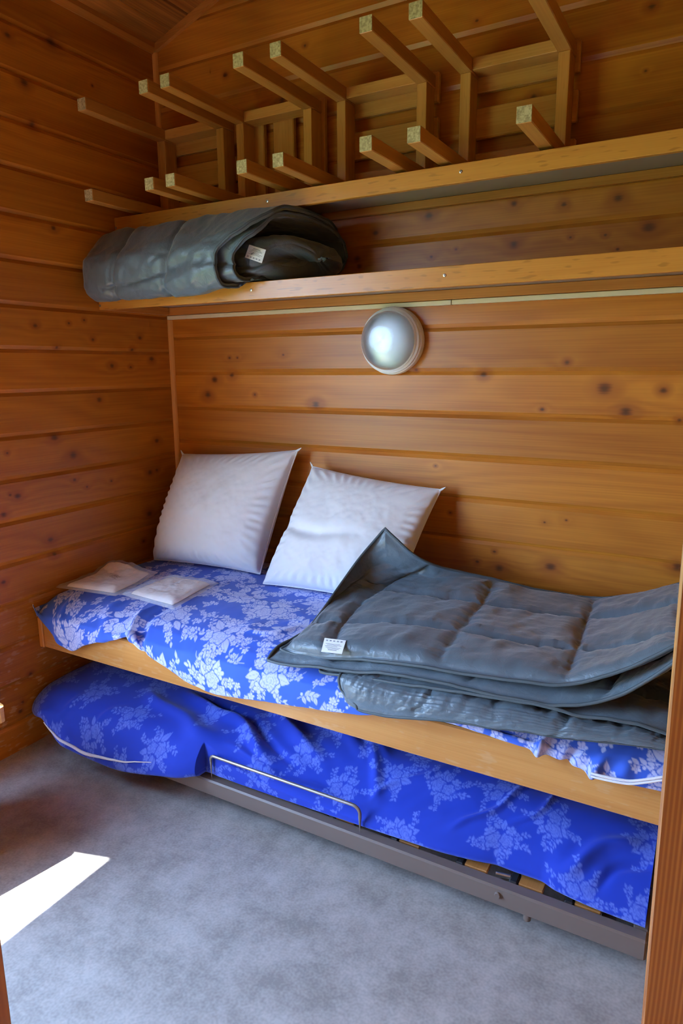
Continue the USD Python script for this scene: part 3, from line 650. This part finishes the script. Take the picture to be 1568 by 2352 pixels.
P2 = P2+N2*(w2*lock2)[..., None]
P2[..., 0] = np.clip(P2[..., 0], .008, 2.0)
over = (P2[..., 0] > .515) & (P2[..., 1] > -.796) & (P2[..., 2] < .0995)           # lies on the rail, never in it
P2[..., 2] = np.where(over & (P2[..., 1] > -.790), .1005, P2[..., 2]); P2[..., 1] = np.where(over & (P2[..., 1] <= -.790), -.797, P2[..., 1])
bar = (P2[..., 0] > .77) & (P2[..., 0] < 1.33) & (P2[..., 2] > .1004)
P2[..., 1] = np.where(bar, np.maximum(P2[..., 1], -.7755), P2[..., 1])
rng = np.random.default_rng(33)
PR2 = Print(nu2, nv2, U2[-1]-U2[0], LV2)
for c in spread(rng, U2[-1]-U2[0], LV2, .122, 1500): bouquet(PR2, rng, c, .72, .8, 1.3)
MX2 = cloth_mat('deep_blue_cover', (.012, .046, .48), (.13, .21, .72))
mat_lo = thing('mattress', 'deep blue mattress with pale flower sprigs on the trundle bed', 'mattress', (0, 0, .1))
printed('cover', P2, PR2.A, MX2, mat_lo)
obj('foam_core', bx(.06, 1.95, -.60, -.07, .1005, .18, .02), stage.GetPrimAtPath('/World/Looks/foam').GetPath() and UsdShade.Material.Get(stage, '/World/Looks/foam'), mat_lo)
# white zip tape lying along the lower left edge, following the cover
def on_cover(Pg, Uax, x, frac):
    i = int(np.clip(np.searchsorted(Uax, x), 1, len(Uax)-1)); j = int(frac*(Pg.shape[1]-1)); return Pg[i, j]
zt_ = []
for x in np.linspace(.13, .62, 40):
    i = int(np.searchsorted(U2, x)); z_want = np.interp(x, [.13, .2, .35, .5, .62], [.138, .101, .088, .106, .136])
    col = P2[i]; cand = np.where(col[:, 1] < -.79)[0]; cand = cand[cand <= cand[np.argmin(col[cand, 2])]]
    j = cand[np.argmin(np.abs(col[cand, 2]-z_want))]
    zt_.append(col[j]+np.array([0, -.002, 0]))
zt_ = np.array(zt_); zt_[1:-1] = (zt_[:-2]+zt_[1:-1]+zt_[2:])/3
wv = np.interp(np.linspace(0, 1, 40), [0, .15, .45, .75, 1], [.0015, .0045, .0055, .003, .001])
obj('zip', tube(zt_, wv, 8), UsdShade.Material.Get(stage, '/World/Looks/white_zip'), mat_lo, smooth=True)

# ------------------------------------------------------------------ pillows
M_pil = usdkit.material(stage, '/World/Looks/white_cotton', {'g': ('geometry', {}), 'n': ('noise_texture', {'scale': 16.0, 'detail': 3.0, 'roughness': .55}), 'b': ('bump', {'strength': .3, 'distance': .006}),
    'p': ('principled_bsdf', {'base_color': (.76, .77, .80), 'roughness': .85, 'sheen_weight': .2, 'specular_ior_level': .2})},
    [('g.position', 'n.vector'), ('n.fac', 'b.height'), ('b.normal', 'p.normal')], surface='p.BSDF')
PILLOWS = []
def pillow(name, label, BL, BR, TL, TR, T, seed, sag=None):
    BL, BR, TL, TR = map(np.array, (BL, BR, TL, TR)); n = 110
    s = np.linspace(-1, 1, n); a, b = np.meshgrid(s, s, indexing='ij')
    pin = .038                                                            # edges drawn in between the corners
    aa = a*(1-pin*(1-np.abs(b)**2.2)*np.abs(a)**1.5); bb = b*(1-pin*(1-np.abs(a)**2.2)*np.abs(b)**1.5)
    fu, fv = ((aa+1)/2)[..., None], ((bb+1)/2)[..., None]
    mid = (BL*(1-fu)+BR*fu)*(1-fv)+(TL*(1-fu)+TR*fu)*fv
    nrm = np.cross(BR-BL, TL-BL)+np.cross(TR-TL, TR-BR); nrm = nrm/np.linalg.norm(nrm)
    if nrm[1] > 0: nrm = -nrm
    prof_ = ((1-np.abs(a)**2.4)*(1-np.abs(b)**2.4)).clip(0)**.46
    prof_ *= 1-.22*b*(b > -.99)                                             # fuller towards the bottom
    rim = np.maximum(np.abs(a), np.abs(b))
    th = np.arctan2(b, a)
    puck = .0035*np.sin(th*46+5*fbm(np.stack([a*3, b*3, 0*a+seed], -1), 2, seed))*np.exp(-((rim-.88)/.08)**2)
    wr = .020*fbm(np.stack([a*2.2, b*2.2, 0*a+seed], -1), 4, seed)*prof_
    wr += .007*fbm(np.stack([a*7+b*3, b*3-a*2, 0*a], -1), 3, seed+4)*prof_
    if sag is not None:
        bs, h = sag; wr -= h*np.exp(-((b-bs-.05*np.sin(a*4))/.09)**2)*sstep(-a, -.55, .6)*prof_
    front = mid+nrm*(T*.62*prof_+wr+puck)[..., None]; back = mid-nrm*(T*.38*prof_)[..., None]
    v = np.vstack([front.reshape(-1, 3), back.reshape(-1, 3)]); f1 = grid_faces(n, n); f2 = f1[:, ::-1]+n*n
    c = mid[n//2, n//2]; f = np.vstack([f1, f2])
    v[:, 1] = np.minimum(v[:, 1], -.003); v[:, 0] = np.maximum(v[:, 0], .004); v[:, 2] = np.maximum(v[:, 2], .5375)
    m = trimesh.Trimesh(v, f, process=False)
    if np.dot(m.face_normals[n*n], nrm) < 0: m.invert()
    PILLOWS.append(v[:n*n].copy())
    t = thing(name, label, 'pillow', (float(BL[0]+BR[0])/2, float(BL[1]+BR[1])/2, float(min(BL[2], BR[2]))), 'white square pillows')
    obj('case', m, M_pil, t, smooth=True)
    # sewn edge with small corner tips
    e = []
    for i in range(n): e.append(mid[i, 0])
    for i in range(1, n): e.append(mid[-1, i])
    for i in range(n-2, -1, -1): e.append(mid[i, -1])
    for i in range(n-2, 0, -1): e.append(mid[0, i])
    e = np.array(e); e[:, 1] = np.minimum(e[:, 1], -.006); e[:, 0] = np.maximum(e[:, 0], .006)
    obj('seam', tube(e, .0026, 6, closed=True), M_pil, t, smooth=True)
    for q, d in ((TL, np.array([-.010, 0, .016])), (TR, np.array([.016, 0, .010]))):
        q = q.copy(); q[1] = min(q[1], -.008)
        obj('corner_tip', tube([q-d*.8, q+d*.3, q+d], [.006, .004, .0012], 6), M_pil, t, smooth=True)
    return t
pillow('pillow', 'white square pillow nearer the left wall, leaning in the corner', (.062, -.235, .5415), (.560, -.190, .5415), (.092, -.066, .955), (.655, -.060, 1.0), .215, 2)
pillow('pillow', 'white square pillow with a dented middle, right of the other pillow, behind the grey duvet', (.640, -.280, .5415), (1.150, -.260, .5415), (.722, -.064, .944), (1.226, -.062, .898), .165, 11, sag=(-.08, .030))

# ------------------------------------------------------------------ grey duvets
M_duv = usdkit.material(stage, '/World/Looks/grey_duvet', {'g': ('geometry', {}), 'n': ('noise_texture', {'scale': 34.0, 'detail': 3.0, 'roughness': .62, 'distortion': .6}),
    'b': ('bump', {'strength': .34, 'distance': .006}),
    'p': ('principled_bsdf', {'base_color': (.098, .132, .160), 'roughness': .40, 'specular_ior_level': .55, 'sheen_weight': .25, 'sheen_roughness': .4})},
    [('g.position', 'n.vector'), ('n.fac', 'b.height'), ('b.normal', 'p.normal')], surface='p.BSDF')
M_bind = simple('grey_binding', (.060, .080, .092), .55)
M_tag = simple('white_label', (.80, .80, .82), .7)
M_ink = simple('grey_print', (.30, .30, .34), .8)
from scipy.interpolate import LinearNDInterpolator
from scipy.ndimage import gaussian_filter
def quilt(ctrl, ns, nt, T, seams_s, seams_t, seed, wrinkle=.008, under=.45, lean=None):
    """a padded sheet over a grid of points (rows s, columns t); returns the closed mesh and its rim"""
    C = np.array(ctrl, float); r, c = C.shape[:2]
    s, t = np.linspace(0, r-1, ns), np.linspace(0, c-1, nt)
    P = np.stack([RectBivariateSpline(np.arange(r), np.arange(c), C[..., k], kx=min(3, r-1), ky=min(3, c-1), s=0)(s, t) for k in range(3)], -1)
    P[..., 2] += (.012*fbm(np.stack([P[..., 0]*6, P[..., 1]*4, 0*P[..., 0]+seed], -1), 2, seed)+.006*fbm(np.stack([P[..., 0]*17, P[..., 1]*9, 0*P[..., 0]+seed], -1), 2, seed+5))
    if lean is not None:
        lim = LinearNDInterpolator(lean[:, [0, 2]], lean[:, 1])(P[..., 0], P[..., 2]); lim = np.where(np.isnan(lim), 9., lim-.022)
        P[..., 1] -= gaussian_filter(np.maximum(P[..., 1]-lim, 0)*1.25, 4)
    N = normals_of(P)
    if N[ns//2, nt//2, 2] < 0: N = -N
    S, Tt = np.meshgrid(s, t, indexing='ij')
    du = np.linalg.norm(np.gradient(P, axis=0), axis=2)/(s[1]-s[0]); dv = np.linalg.norm(np.gradient(P, axis=1), axis=2)/(t[1]-t[0])
    wob = .025*fbm(np.stack([S*2.1, Tt*2.1, 0*S], -1), 2, seed)
    d = np.full(S.shape, 9.)
    for q in seams_s: d = np.minimum(d, np.abs(S-q+wob)*du)
    for q in seams_t: d = np.minimum(d, np.abs(Tt-q+wob)*dv)
    rim = np.minimum(np.minimum(S*du, (r-1-S)*du), np.minimum(Tt*dv, (c-1-Tt)*dv))
    puff = T*(1-np.exp(-(d/.017)))*(1-np.exp(-np.maximum(rim-.010, 0)/.020))+.0015
    wr = wrinkle*fbm(np.stack([P[..., 0]*16, P[..., 1]*16, P[..., 2]*8], -1), 4, seed)*2
    # short pleats running out from the seams
    pl = (fbm(np.stack([S*1.6, Tt*13, 0*S+seed], -1), 3, seed+2)*.016+fbm(np.stack([S*15, Tt*1.6, 0*S+seed], -1), 3, seed+3)*.012)*np.exp(-(d/.035))+.006*fbm(np.stack([S*2, Tt*9+S*3, 0*S+seed], -1), 3, seed+8)
    edge = (1-np.exp(-rim/.02))
    top = P+N*(puff+(wr+pl)*edge)[..., None]; bot = P-N*(puff*under+.0012)[..., None]
    k = ns*nt; v = np.vstack([top.reshape(-1, 3), bot.reshape(-1, 3)])
    f1 = grid_faces(ns, nt); f2 = f1[:, ::-1]+k
    ring = [i*nt for i in range(ns)]+[(ns-1)*nt+j for j in range(1, nt)]+[i*nt+nt-1 for i in range(ns-2, -1, -1)]+[j for j in range(nt-2, 0, -1)]
    ring = np.array(ring); nx = np.roll(ring, -1)
    side = np.vstack([np.stack([ring, ring+k, nx+k], 1), np.stack([ring, nx+k, nx], 1)])
    m = orient(trimesh.Trimesh(v, np.vstack([f1, f2, side]), process=False))
    return m, P.reshape(-1, 3)[ring], (P, N, top)
def keep_in(m, lean=None):
    v = m.vertices
    e = np.clip((-.70-v[:, 1])/.097, 0, 1); zt = np.where(v[:, 1] > -.797, .47+.0697*np.sqrt(1-e*e), -9)     # lies on the mattress and its rounded front
    v[:, 2] = np.maximum(v[:, 2], zt)
    if lean is not None:
        lim = LinearNDInterpolator(lean[:, [0, 2]], lean[:, 1])(v[:, 0], v[:, 2]); v[:, 1] = np.minimum(v[:, 1], np.where(np.isnan(lim), 9., lim-.004))
    v[:, 0] = np.minimum(v[:, 0], RX-.006); v[:, 1] = np.minimum(v[:, 1], -.005); m.vertices = v; return m
dv = thing('duvet', 'grey quilted duvet folded in layers on the bunk, one corner up on a pillow', 'duvet', (1.5, -.4, .535))
L1 = [[(1.134, -.298, .806), (1.282, -.245, .695), (1.440, -.135, .640), (1.738, -.105, .618), (1.975, -.15, .717), (2.048, -.17, .742)],
      [(1.052, -.420, .655), (1.150, -.330, .606), (1.462, -.325, .612), (1.752, -.300, .612), (1.975, -.34, .705), (2.048, -.36, .74)],
      [(1.048, -.600, .575), (1.174, -.600, .592), (1.480, -.570, .616), (1.776, -.585, .628), (1.982, -.60, .722), (2.048, -.61, .752)],
      [(1.030, -.738, .540), (1.230, -.752, .560), (1.505, -.758, .600), (1.780, -.760, .626), (1.985, -.757, .752), (2.048, -.75, .778)]]
L2 = [[(1.10, -.45, .556), (1.30, -.42, .578), (1.60, -.40, .590), (1.85, -.42, .600), (2.0, -.44, .68), (2.045, -.45, .71)],
      [(1.03, -.62, .550), (1.25, -.62, .566), (1.55, -.62, .590), (1.83, -.62, .604), (1.985, -.62, .68), (2.045, -.62, .715)],
      [(1.012, -.775, .518), (1.20, -.778, .540), (1.50, -.775, .572), (1.80, -.778, .590), (1.975, -.775, .705), (2.045, -.77, .745)]]
L3 = [[(1.22, -.45, .548), (1.40, -.45, .562), (1.62, -.45, .568), (1.85, -.45, .572), (2.04, -.46, .575)],
      [(1.19, -.64, .546), (1.38, -.64, .558), (1.62, -.64, .568), (1.85, -.64, .575), (2.04, -.64, .580)],
      [(1.175, -.770, .520), (1.38, -.775, .546), (1.60, -.778, .564), (1.86, -.780, .582), (2.04, -.775, .560)]]
L4 = [[(1.27, -.45, .541), (1.42, -.45, .543), (1.62, -.45, .545), (1.85, -.45, .548), (2.035, -.45, .55)],
      [(1.25, -.70, .543), (1.40, -.70, .545), (1.60, -.70, .548), (1.85, -.70, .551), (2.035, -.70, .552)],
      [(1.242, -.782, .530), (1.38, -.790, .524), (1.60, -.792, .528), (1.85, -.792, .548), (2.02, -.788, .556)],
      [(1.270, -.797, .478), (1.36, -.802, .468), (1.55, -.803, .494), (1.80, -.800, .528), (1.985, -.795, .552)]]
topinfo = None
for k, (C, ss, st, T, wrk) in enumerate(((L1, (.98, 1.98), (.92, 2.0, 3.02, 4.15), .019, .007), (L2, (1.0,), (1.0, 2.2, 3.3), .014, .008), (L3, (1.0,), (1.1, 2.6), .010, .006), (L4, (1.3,), (1.5, 2.8), .010, .006))):
    m, rim, info = quilt(C, 150 if k == 0 else 80, 220, T, ss, st, 40+k, wrk, lean=PILLOWS[1] if k == 0 else None)
    obj('top_layer' if k == 0 else 'folded_layer', keep_in(m, PILLOWS[1] if k == 0 else None), M_duv, dv, smooth=True)
    rim = rim.copy(); rim[:, 0] = np.minimum(rim[:, 0], RX-.012); er = np.clip((-.70-rim[:, 1])/.1, 0, 1); rim[:, 2] = np.where(rim[:, 1] > -.80, np.maximum(rim[:, 2], .474+.0697*np.sqrt(1-er*er)), rim[:, 2])
    obj('binding', tube(rim[::2], .0042, 7, closed=True), M_bind, dv, smooth=True)
    if k == 0: topinfo = info
# the fold that joins the top layers at the foot end
th = np.linspace(math.pi/2, -math.pi/2, 14)
Pt = topinfo[2]; js = Pt.shape[1]-1
# care label on the front slope
def small_tag(parent, A, B, C_, D, lines, name='care_label', off=.0016):
    """flat label with corners A..D (anticlockwise), slight thickness, printed rows"""
    A, B, C_, D = map(np.array, (A, B, C_, D)); n = np.cross(B-A, D-A); n = n/np.linalg.norm(n)
    if n @ (EYE-A) < 0: n = -n
    g = 9; s = np.linspace(0, 1, g); S, T_ = np.meshgrid(s, s, indexing='ij'); S, T_ = S[..., None], T_[..., None]
    Pq = (A*(1-S)+B*S)*(1-T_)+(D*(1-S)+C_*S)*T_; curl = 0*S*n
    Pq = Pq+curl
    v = np.vstack([(Pq+n*.0004).reshape(-1, 3), (Pq-n*.0004).reshape(-1, 3)]); f1 = grid_faces(g, g)
    m = trimesh.Trimesh(v, np.vstack([f1, f1[:, ::-1]+g*g]), process=False)
    t = obj(name, m, M_tag, parent, smooth=False, label='small white care label')
    rows_ = []
    for (s0, s1, t0, w) in lines:
        def at(s_, t_):
            p = (A*(1-s_)+B*s_)*(1-t_)+(D*(1-s_)+C_*s_)*t_; return p+n*.0009
        q = np.array([at(s0, t0), at(s1, t0), at(s1, t0+w), at(s0, t0+w)]); q2 = q-n*.0004
        vv = np.vstack([q, q2]); ff = [[0, 1, 2], [0, 2, 3], [4, 6, 5], [4, 7, 6], [0, 4, 5], [0, 5, 1], [1, 5, 6], [1, 6, 2], [2, 6, 7], [2, 7, 3], [3, 7, 4], [3, 4, 0]]
        rows_.append(trimesh.Trimesh(vv, ff, process=False))
    obj('printing', cat(rows_), M_ink, t)
    return t
LINES = [(.10+.17*i, .19+.17*i, .80, .09) for i in range(5)]+[(.12, .80, .60, .03), (.20, .88, .52, .03), (.12, .70, .44, .03), (.16, .86, .34, .03), (.25, .80, .26, .03), (.30, .72, .16, .05)]
small_tag(dv, (1.185, -.7755, .583), (1.248, -.7785, .591), (1.236, -.735, .609), (1.170, -.7325, .602), LINES)

# rolled duvet on the lower shelf: nested, loosely rolled sheets open at the right end
rd = thing('duvet', 'grey duvet loosely rolled on the lower shelf, hanging over its front edge', 'duvet', (.4, -.25, 1.567))
def roll(scale, x0, xr, cy, cz, ay, az, seed, close_right=False, T=.012, close_left=True, n=150, seams=()):
    ph = np.linspace(0, 2*np.pi, n); ns = 120; s = np.linspace(0, 1, ns)
    S, PH = np.meshgrid(s, ph, indexing='ij')
    xe = np.array([xr(p) for p in ph])[None, :]
    X = x0+(xe-x0)*S
    e = 2/2.9
    cy_, sz_ = np.cos(PH), np.sin(PH)
    k = (1-np.clip(1-(X-x0)/.085, 0, 1)**2.6)**.5 if close_left else 1.0+0*X
    k = np.where(close_left, .30+.70*k, 1.0)
    if close_right: k = k*(.08+.92*(1-np.clip(1-(xe-X)/.07, 0, 1)**2.4).clip(0)**.5)
    Yq = cy+ay*np.sign(cy_)*np.abs(cy_)**e*k; Zq = cz+az*np.sign(sz_)*np.abs(sz_)**e*k
    Zq = Zq-.060*sstep(-Yq, .34, .46)*(1-.35*sstep(X, .45, .70))
    P = np.stack([X, Yq, Zq], -1)
    nrm = np.stack([0*X, np.sign(cy_)*np.abs(cy_)**(2-e)/ay, np.sign(sz_)*np.abs(sz_)**(2-e)/az], -1); nrm /= np.linalg.norm(nrm, axis=2, keepdims=True)
    w = .022*fbm(np.stack([X*7, np.cos(PH)*1.6, np.sin(PH)*1.6], -1), 3, seed)+.014*fbm(np.stack([X*22+PH*2, np.cos(PH)*3+X*6, np.sin(PH)*3], -1), 3, seed+1)
    for xs, hh in seams: w -= hh*np.exp(-(np.abs(X-xs-.012*np.sin(PH*3))/.010))
    w -= .012*np.exp(-(np.abs(PH-3.25-.15*np.sin(X*9))/.05))*(X > .14)
    P = P+nrm*w[..., None]*sstep(S, 0, .05)[..., None]
    inn = P-nrm*T
    wrapf = grid_faces(ns, n); kk = ns*n
    v = np.vstack([P.reshape(-1, 3), inn.reshape(-1, 3)])
    end = (ns-1)*n+np.arange(n-1)
    rimf = np.vstack([np.stack([end, end+1, end+1+kk], 1), np.stack([end, end+1+kk, end+kk], 1)])
    f = [wrapf, wrapf[:, ::-1]+kk, rimf]
    if close_left:
        c = P[0].mean(0)+np.array([-.004, 0, 0]); v = np.vstack([v, c[None]]); st = np.arange(n-1)
        f.append(np.stack([np.full(n-1, 2*kk), st+1, st], 1))
    m = orient(trimesh.Trimesh(v, np.vstack(f), process=False))
    vv = m.vertices; vv[:, 0] = np.maximum(vv[:, 0], .004); vv[:, 1] = np.minimum(vv[:, 1], -.004); vv[:, 2] = np.minimum(vv[:, 2], np.where(vv[:, 1] > -.268, 1.7935, 1.83))
    inside = (vv[:, 1] > -.378); vv[:, 2] = np.where(inside, np.maximum(vv[:, 2], 1.572), vv[:, 2])
    front = (vv[:, 1] > -.378) & (vv[:, 2] < 1.567); vv[:, 1] = np.where(front, -.382, vv[:, 1])
    m.vertices = vv
    rim = P[-1].copy(); rim[:, 1] = np.minimum(rim[:, 1], -.008); rim[:, 1] = np.where((rim[:, 2] < 1.575) & (rim[:, 1] < -.350), np.minimum(rim[:, 1], -.394), rim[:, 1]); rim[:, 2] = np.clip(rim[:, 2], np.where(rim[:, 1] > -.390, 1.582, 0), np.where(rim[:, 1] > -.27, 1.789, 9))
    return m, rim
def xr_outer(p):
    a = (p % (2*np.pi))                      # 0 = back, pi/2 = top, pi = front, 3pi/2 = bottom
    return float(np.interp(a, [0, .9, 1.5, 2.1, 2.7, 3.14, 3.7, 4.3, 5.2, 6.283], [.82, .83, .83, .80, .72, .645, .645, .67, .74, .82]))
m, rim = roll(1, .010, xr_outer, -.250, 1.672, .232, .113, 61, seams=((.20, .016), (.43, .014)))
obj('outer_wrap', m, M_duv, rd, smooth=True); obj('binding', tube(rim, .004, 7), M_bind, rd, smooth=True)
m, rim = roll(1, .34, lambda p: float(np.interp(p % 6.283, [0, 1.5, 2.6, 3.14, 3.8, 4.7, 6.283], [.85, .83, .76, .69, .70, .74, .85])), -.245, 1.668, .214, .099, 71, close_left=False, seams=((.60, .008),))
obj('inner_fold', m, M_duv, rd, smooth=True); obj('binding', tube(rim, .0035, 7), M_bind, rd, smooth=True)
m, rim = roll(1, .36, lambda p: float(np.interp(p % 6.283, [0, 1.5, 3.14, 4.7, 6.283], [.885, .86, .775, .82, .885])), -.222, 1.640, .180, .066, 81, close_left=False, close_right=True)
obj('inner_fold', m, M_duv, rd, smooth=True)
small_tag(rd, (.700, -.402, 1.634), (.763, -.402, 1.612), (.770, -.388, 1.652), (.708, -.388, 1.672), [(s0, s1, 1-t0-w, w) for s0, s1, t0, w in LINES])

# ------------------------------------------------------------------ two sealed packs of disposable bed linen
M_linen = usdkit.material(stage, '/World/Looks/paper_linen', {'g': ('geometry', {}), 'n': ('noise_texture', {'scale': 22.0, 'detail': 4.0}), 'b': ('bump', {'strength': .3, 'distance': .004}),
    'p': ('principled_bsdf', {'base_color': (.84, .74, .70), 'roughness': .6})}, [('g.position', 'n.vector'), ('n.fac', 'b.height'), ('b.normal', 'p.normal')], surface='p.BSDF')
M_film = usdkit.material(stage, '/World/Looks/clear_film', {'t': ('transparent_bsdf', {'color': (.98, .98, .98)}), 'p': ('principled_bsdf', {'base_color': (.85, .85, .88), 'roughness': .22, 'specular_ior_level': .8}), 'm': ('mix_closure', {'fac': .22})},
    [('t.BSDF', 'm.closure1'), ('p.BSDF', 'm.closure2')], surface='m.closure')
M_pink = simple('brown_print', (.12, .045, .03), .7)
def pack(label, q, seed, back_up=0.):
    """q: left, front, right, back corners (x, y) in turn"""
    q = [np.array(p, float) for p in q]; base = .5385
    t = thing('linen_pack', label, 'linen pack', (float(np.mean([p[0] for p in q])), float(np.mean([p[1] for p in q])), base), 'sealed packs of linen')
    n = 46; s = np.linspace(-1, 1, n); a, b = np.meshgrid(s, s, indexing='ij')
    def surf(grow, h, dz, rough, edgep):
        fu, fv = ((a*grow+1)/2)[..., None], ((b*grow+1)/2)[..., None]
        xy = (q[0]*(1-fu)+q[1]*fu)*(1-fv)+(q[3]*(1-fu)+q[2]*fu)*fv
        pr = ((1-np.abs(a)**edgep)*(1-np.abs(b)**edgep)).clip(0)**.4
        lift = back_up*sstep(b, .1, 1.1)*(1-.7*sstep(a, -.4, .8))
        zt = base+dz+lift+h*pr+rough*fbm(np.stack([a*4, b*4, 0*a+seed], -1), 4, seed)*pr*2
        zb = base+dz*.3+lift+.0012*pr*0
        v = np.vstack([np.dstack([xy, zt]).reshape(-1, 3), np.dstack([xy, np.broadcast_to(zb, zt.shape)]).reshape(-1, 3)])
        f1 = grid_faces(n, n); m = trimesh.Trimesh(v, np.vstack([f1, f1[:, ::-1]+n*n]), process=False)
        v[:, 0] = np.maximum(v[:, 0], .004); m.vertices = v
        if m.face_normals[:len(f1)][:, 2].mean() < 0: m.invert()
        return m, (xy, zt)
    m, (xy, zt) = surf(.82, .018, .002, .006, 6.0)
    ln = obj('folded_linen', m, M_linen, t, smooth=50)
    bars = []
    for i0, j0, L, w in ((.44, .60, .16, .010), (.47, .54, .24, .004), (.47, .50, .20, .004), (.52, .46, .12, .006)):
        i, j = int(i0*n), int(j0*n); p = np.array([*xy[i, j], zt[i, j]]); i2 = int((i0+L)*n); p2 = np.array([*xy[i2, j], zt[i2, j]])
        bars.append(tube([p+[0, 0, .0004], (p+p2)/2+[0, 0, .0012], p2+[0, 0, .0004]], w*.07+.0004, 5))
    obj('print', cat(bars), M_pink, ln)
    m, _ = surf(1.02, .0225, .0015, .014, 4.0)
    obj('plastic_film', m, M_film, t, smooth=True)
    return t
pack('flat clear plastic pack of folded linen lying against the left wall', [(.012, -.662), (.270, -.628), (.225, -.384), (.016, -.418)], 5, .034)
pack('flat clear plastic pack of folded linen nearer the pillows, right of the other pack', [(.278, -.606), (.536, -.632), (.490, -.350), (.292, -.376)], 9)
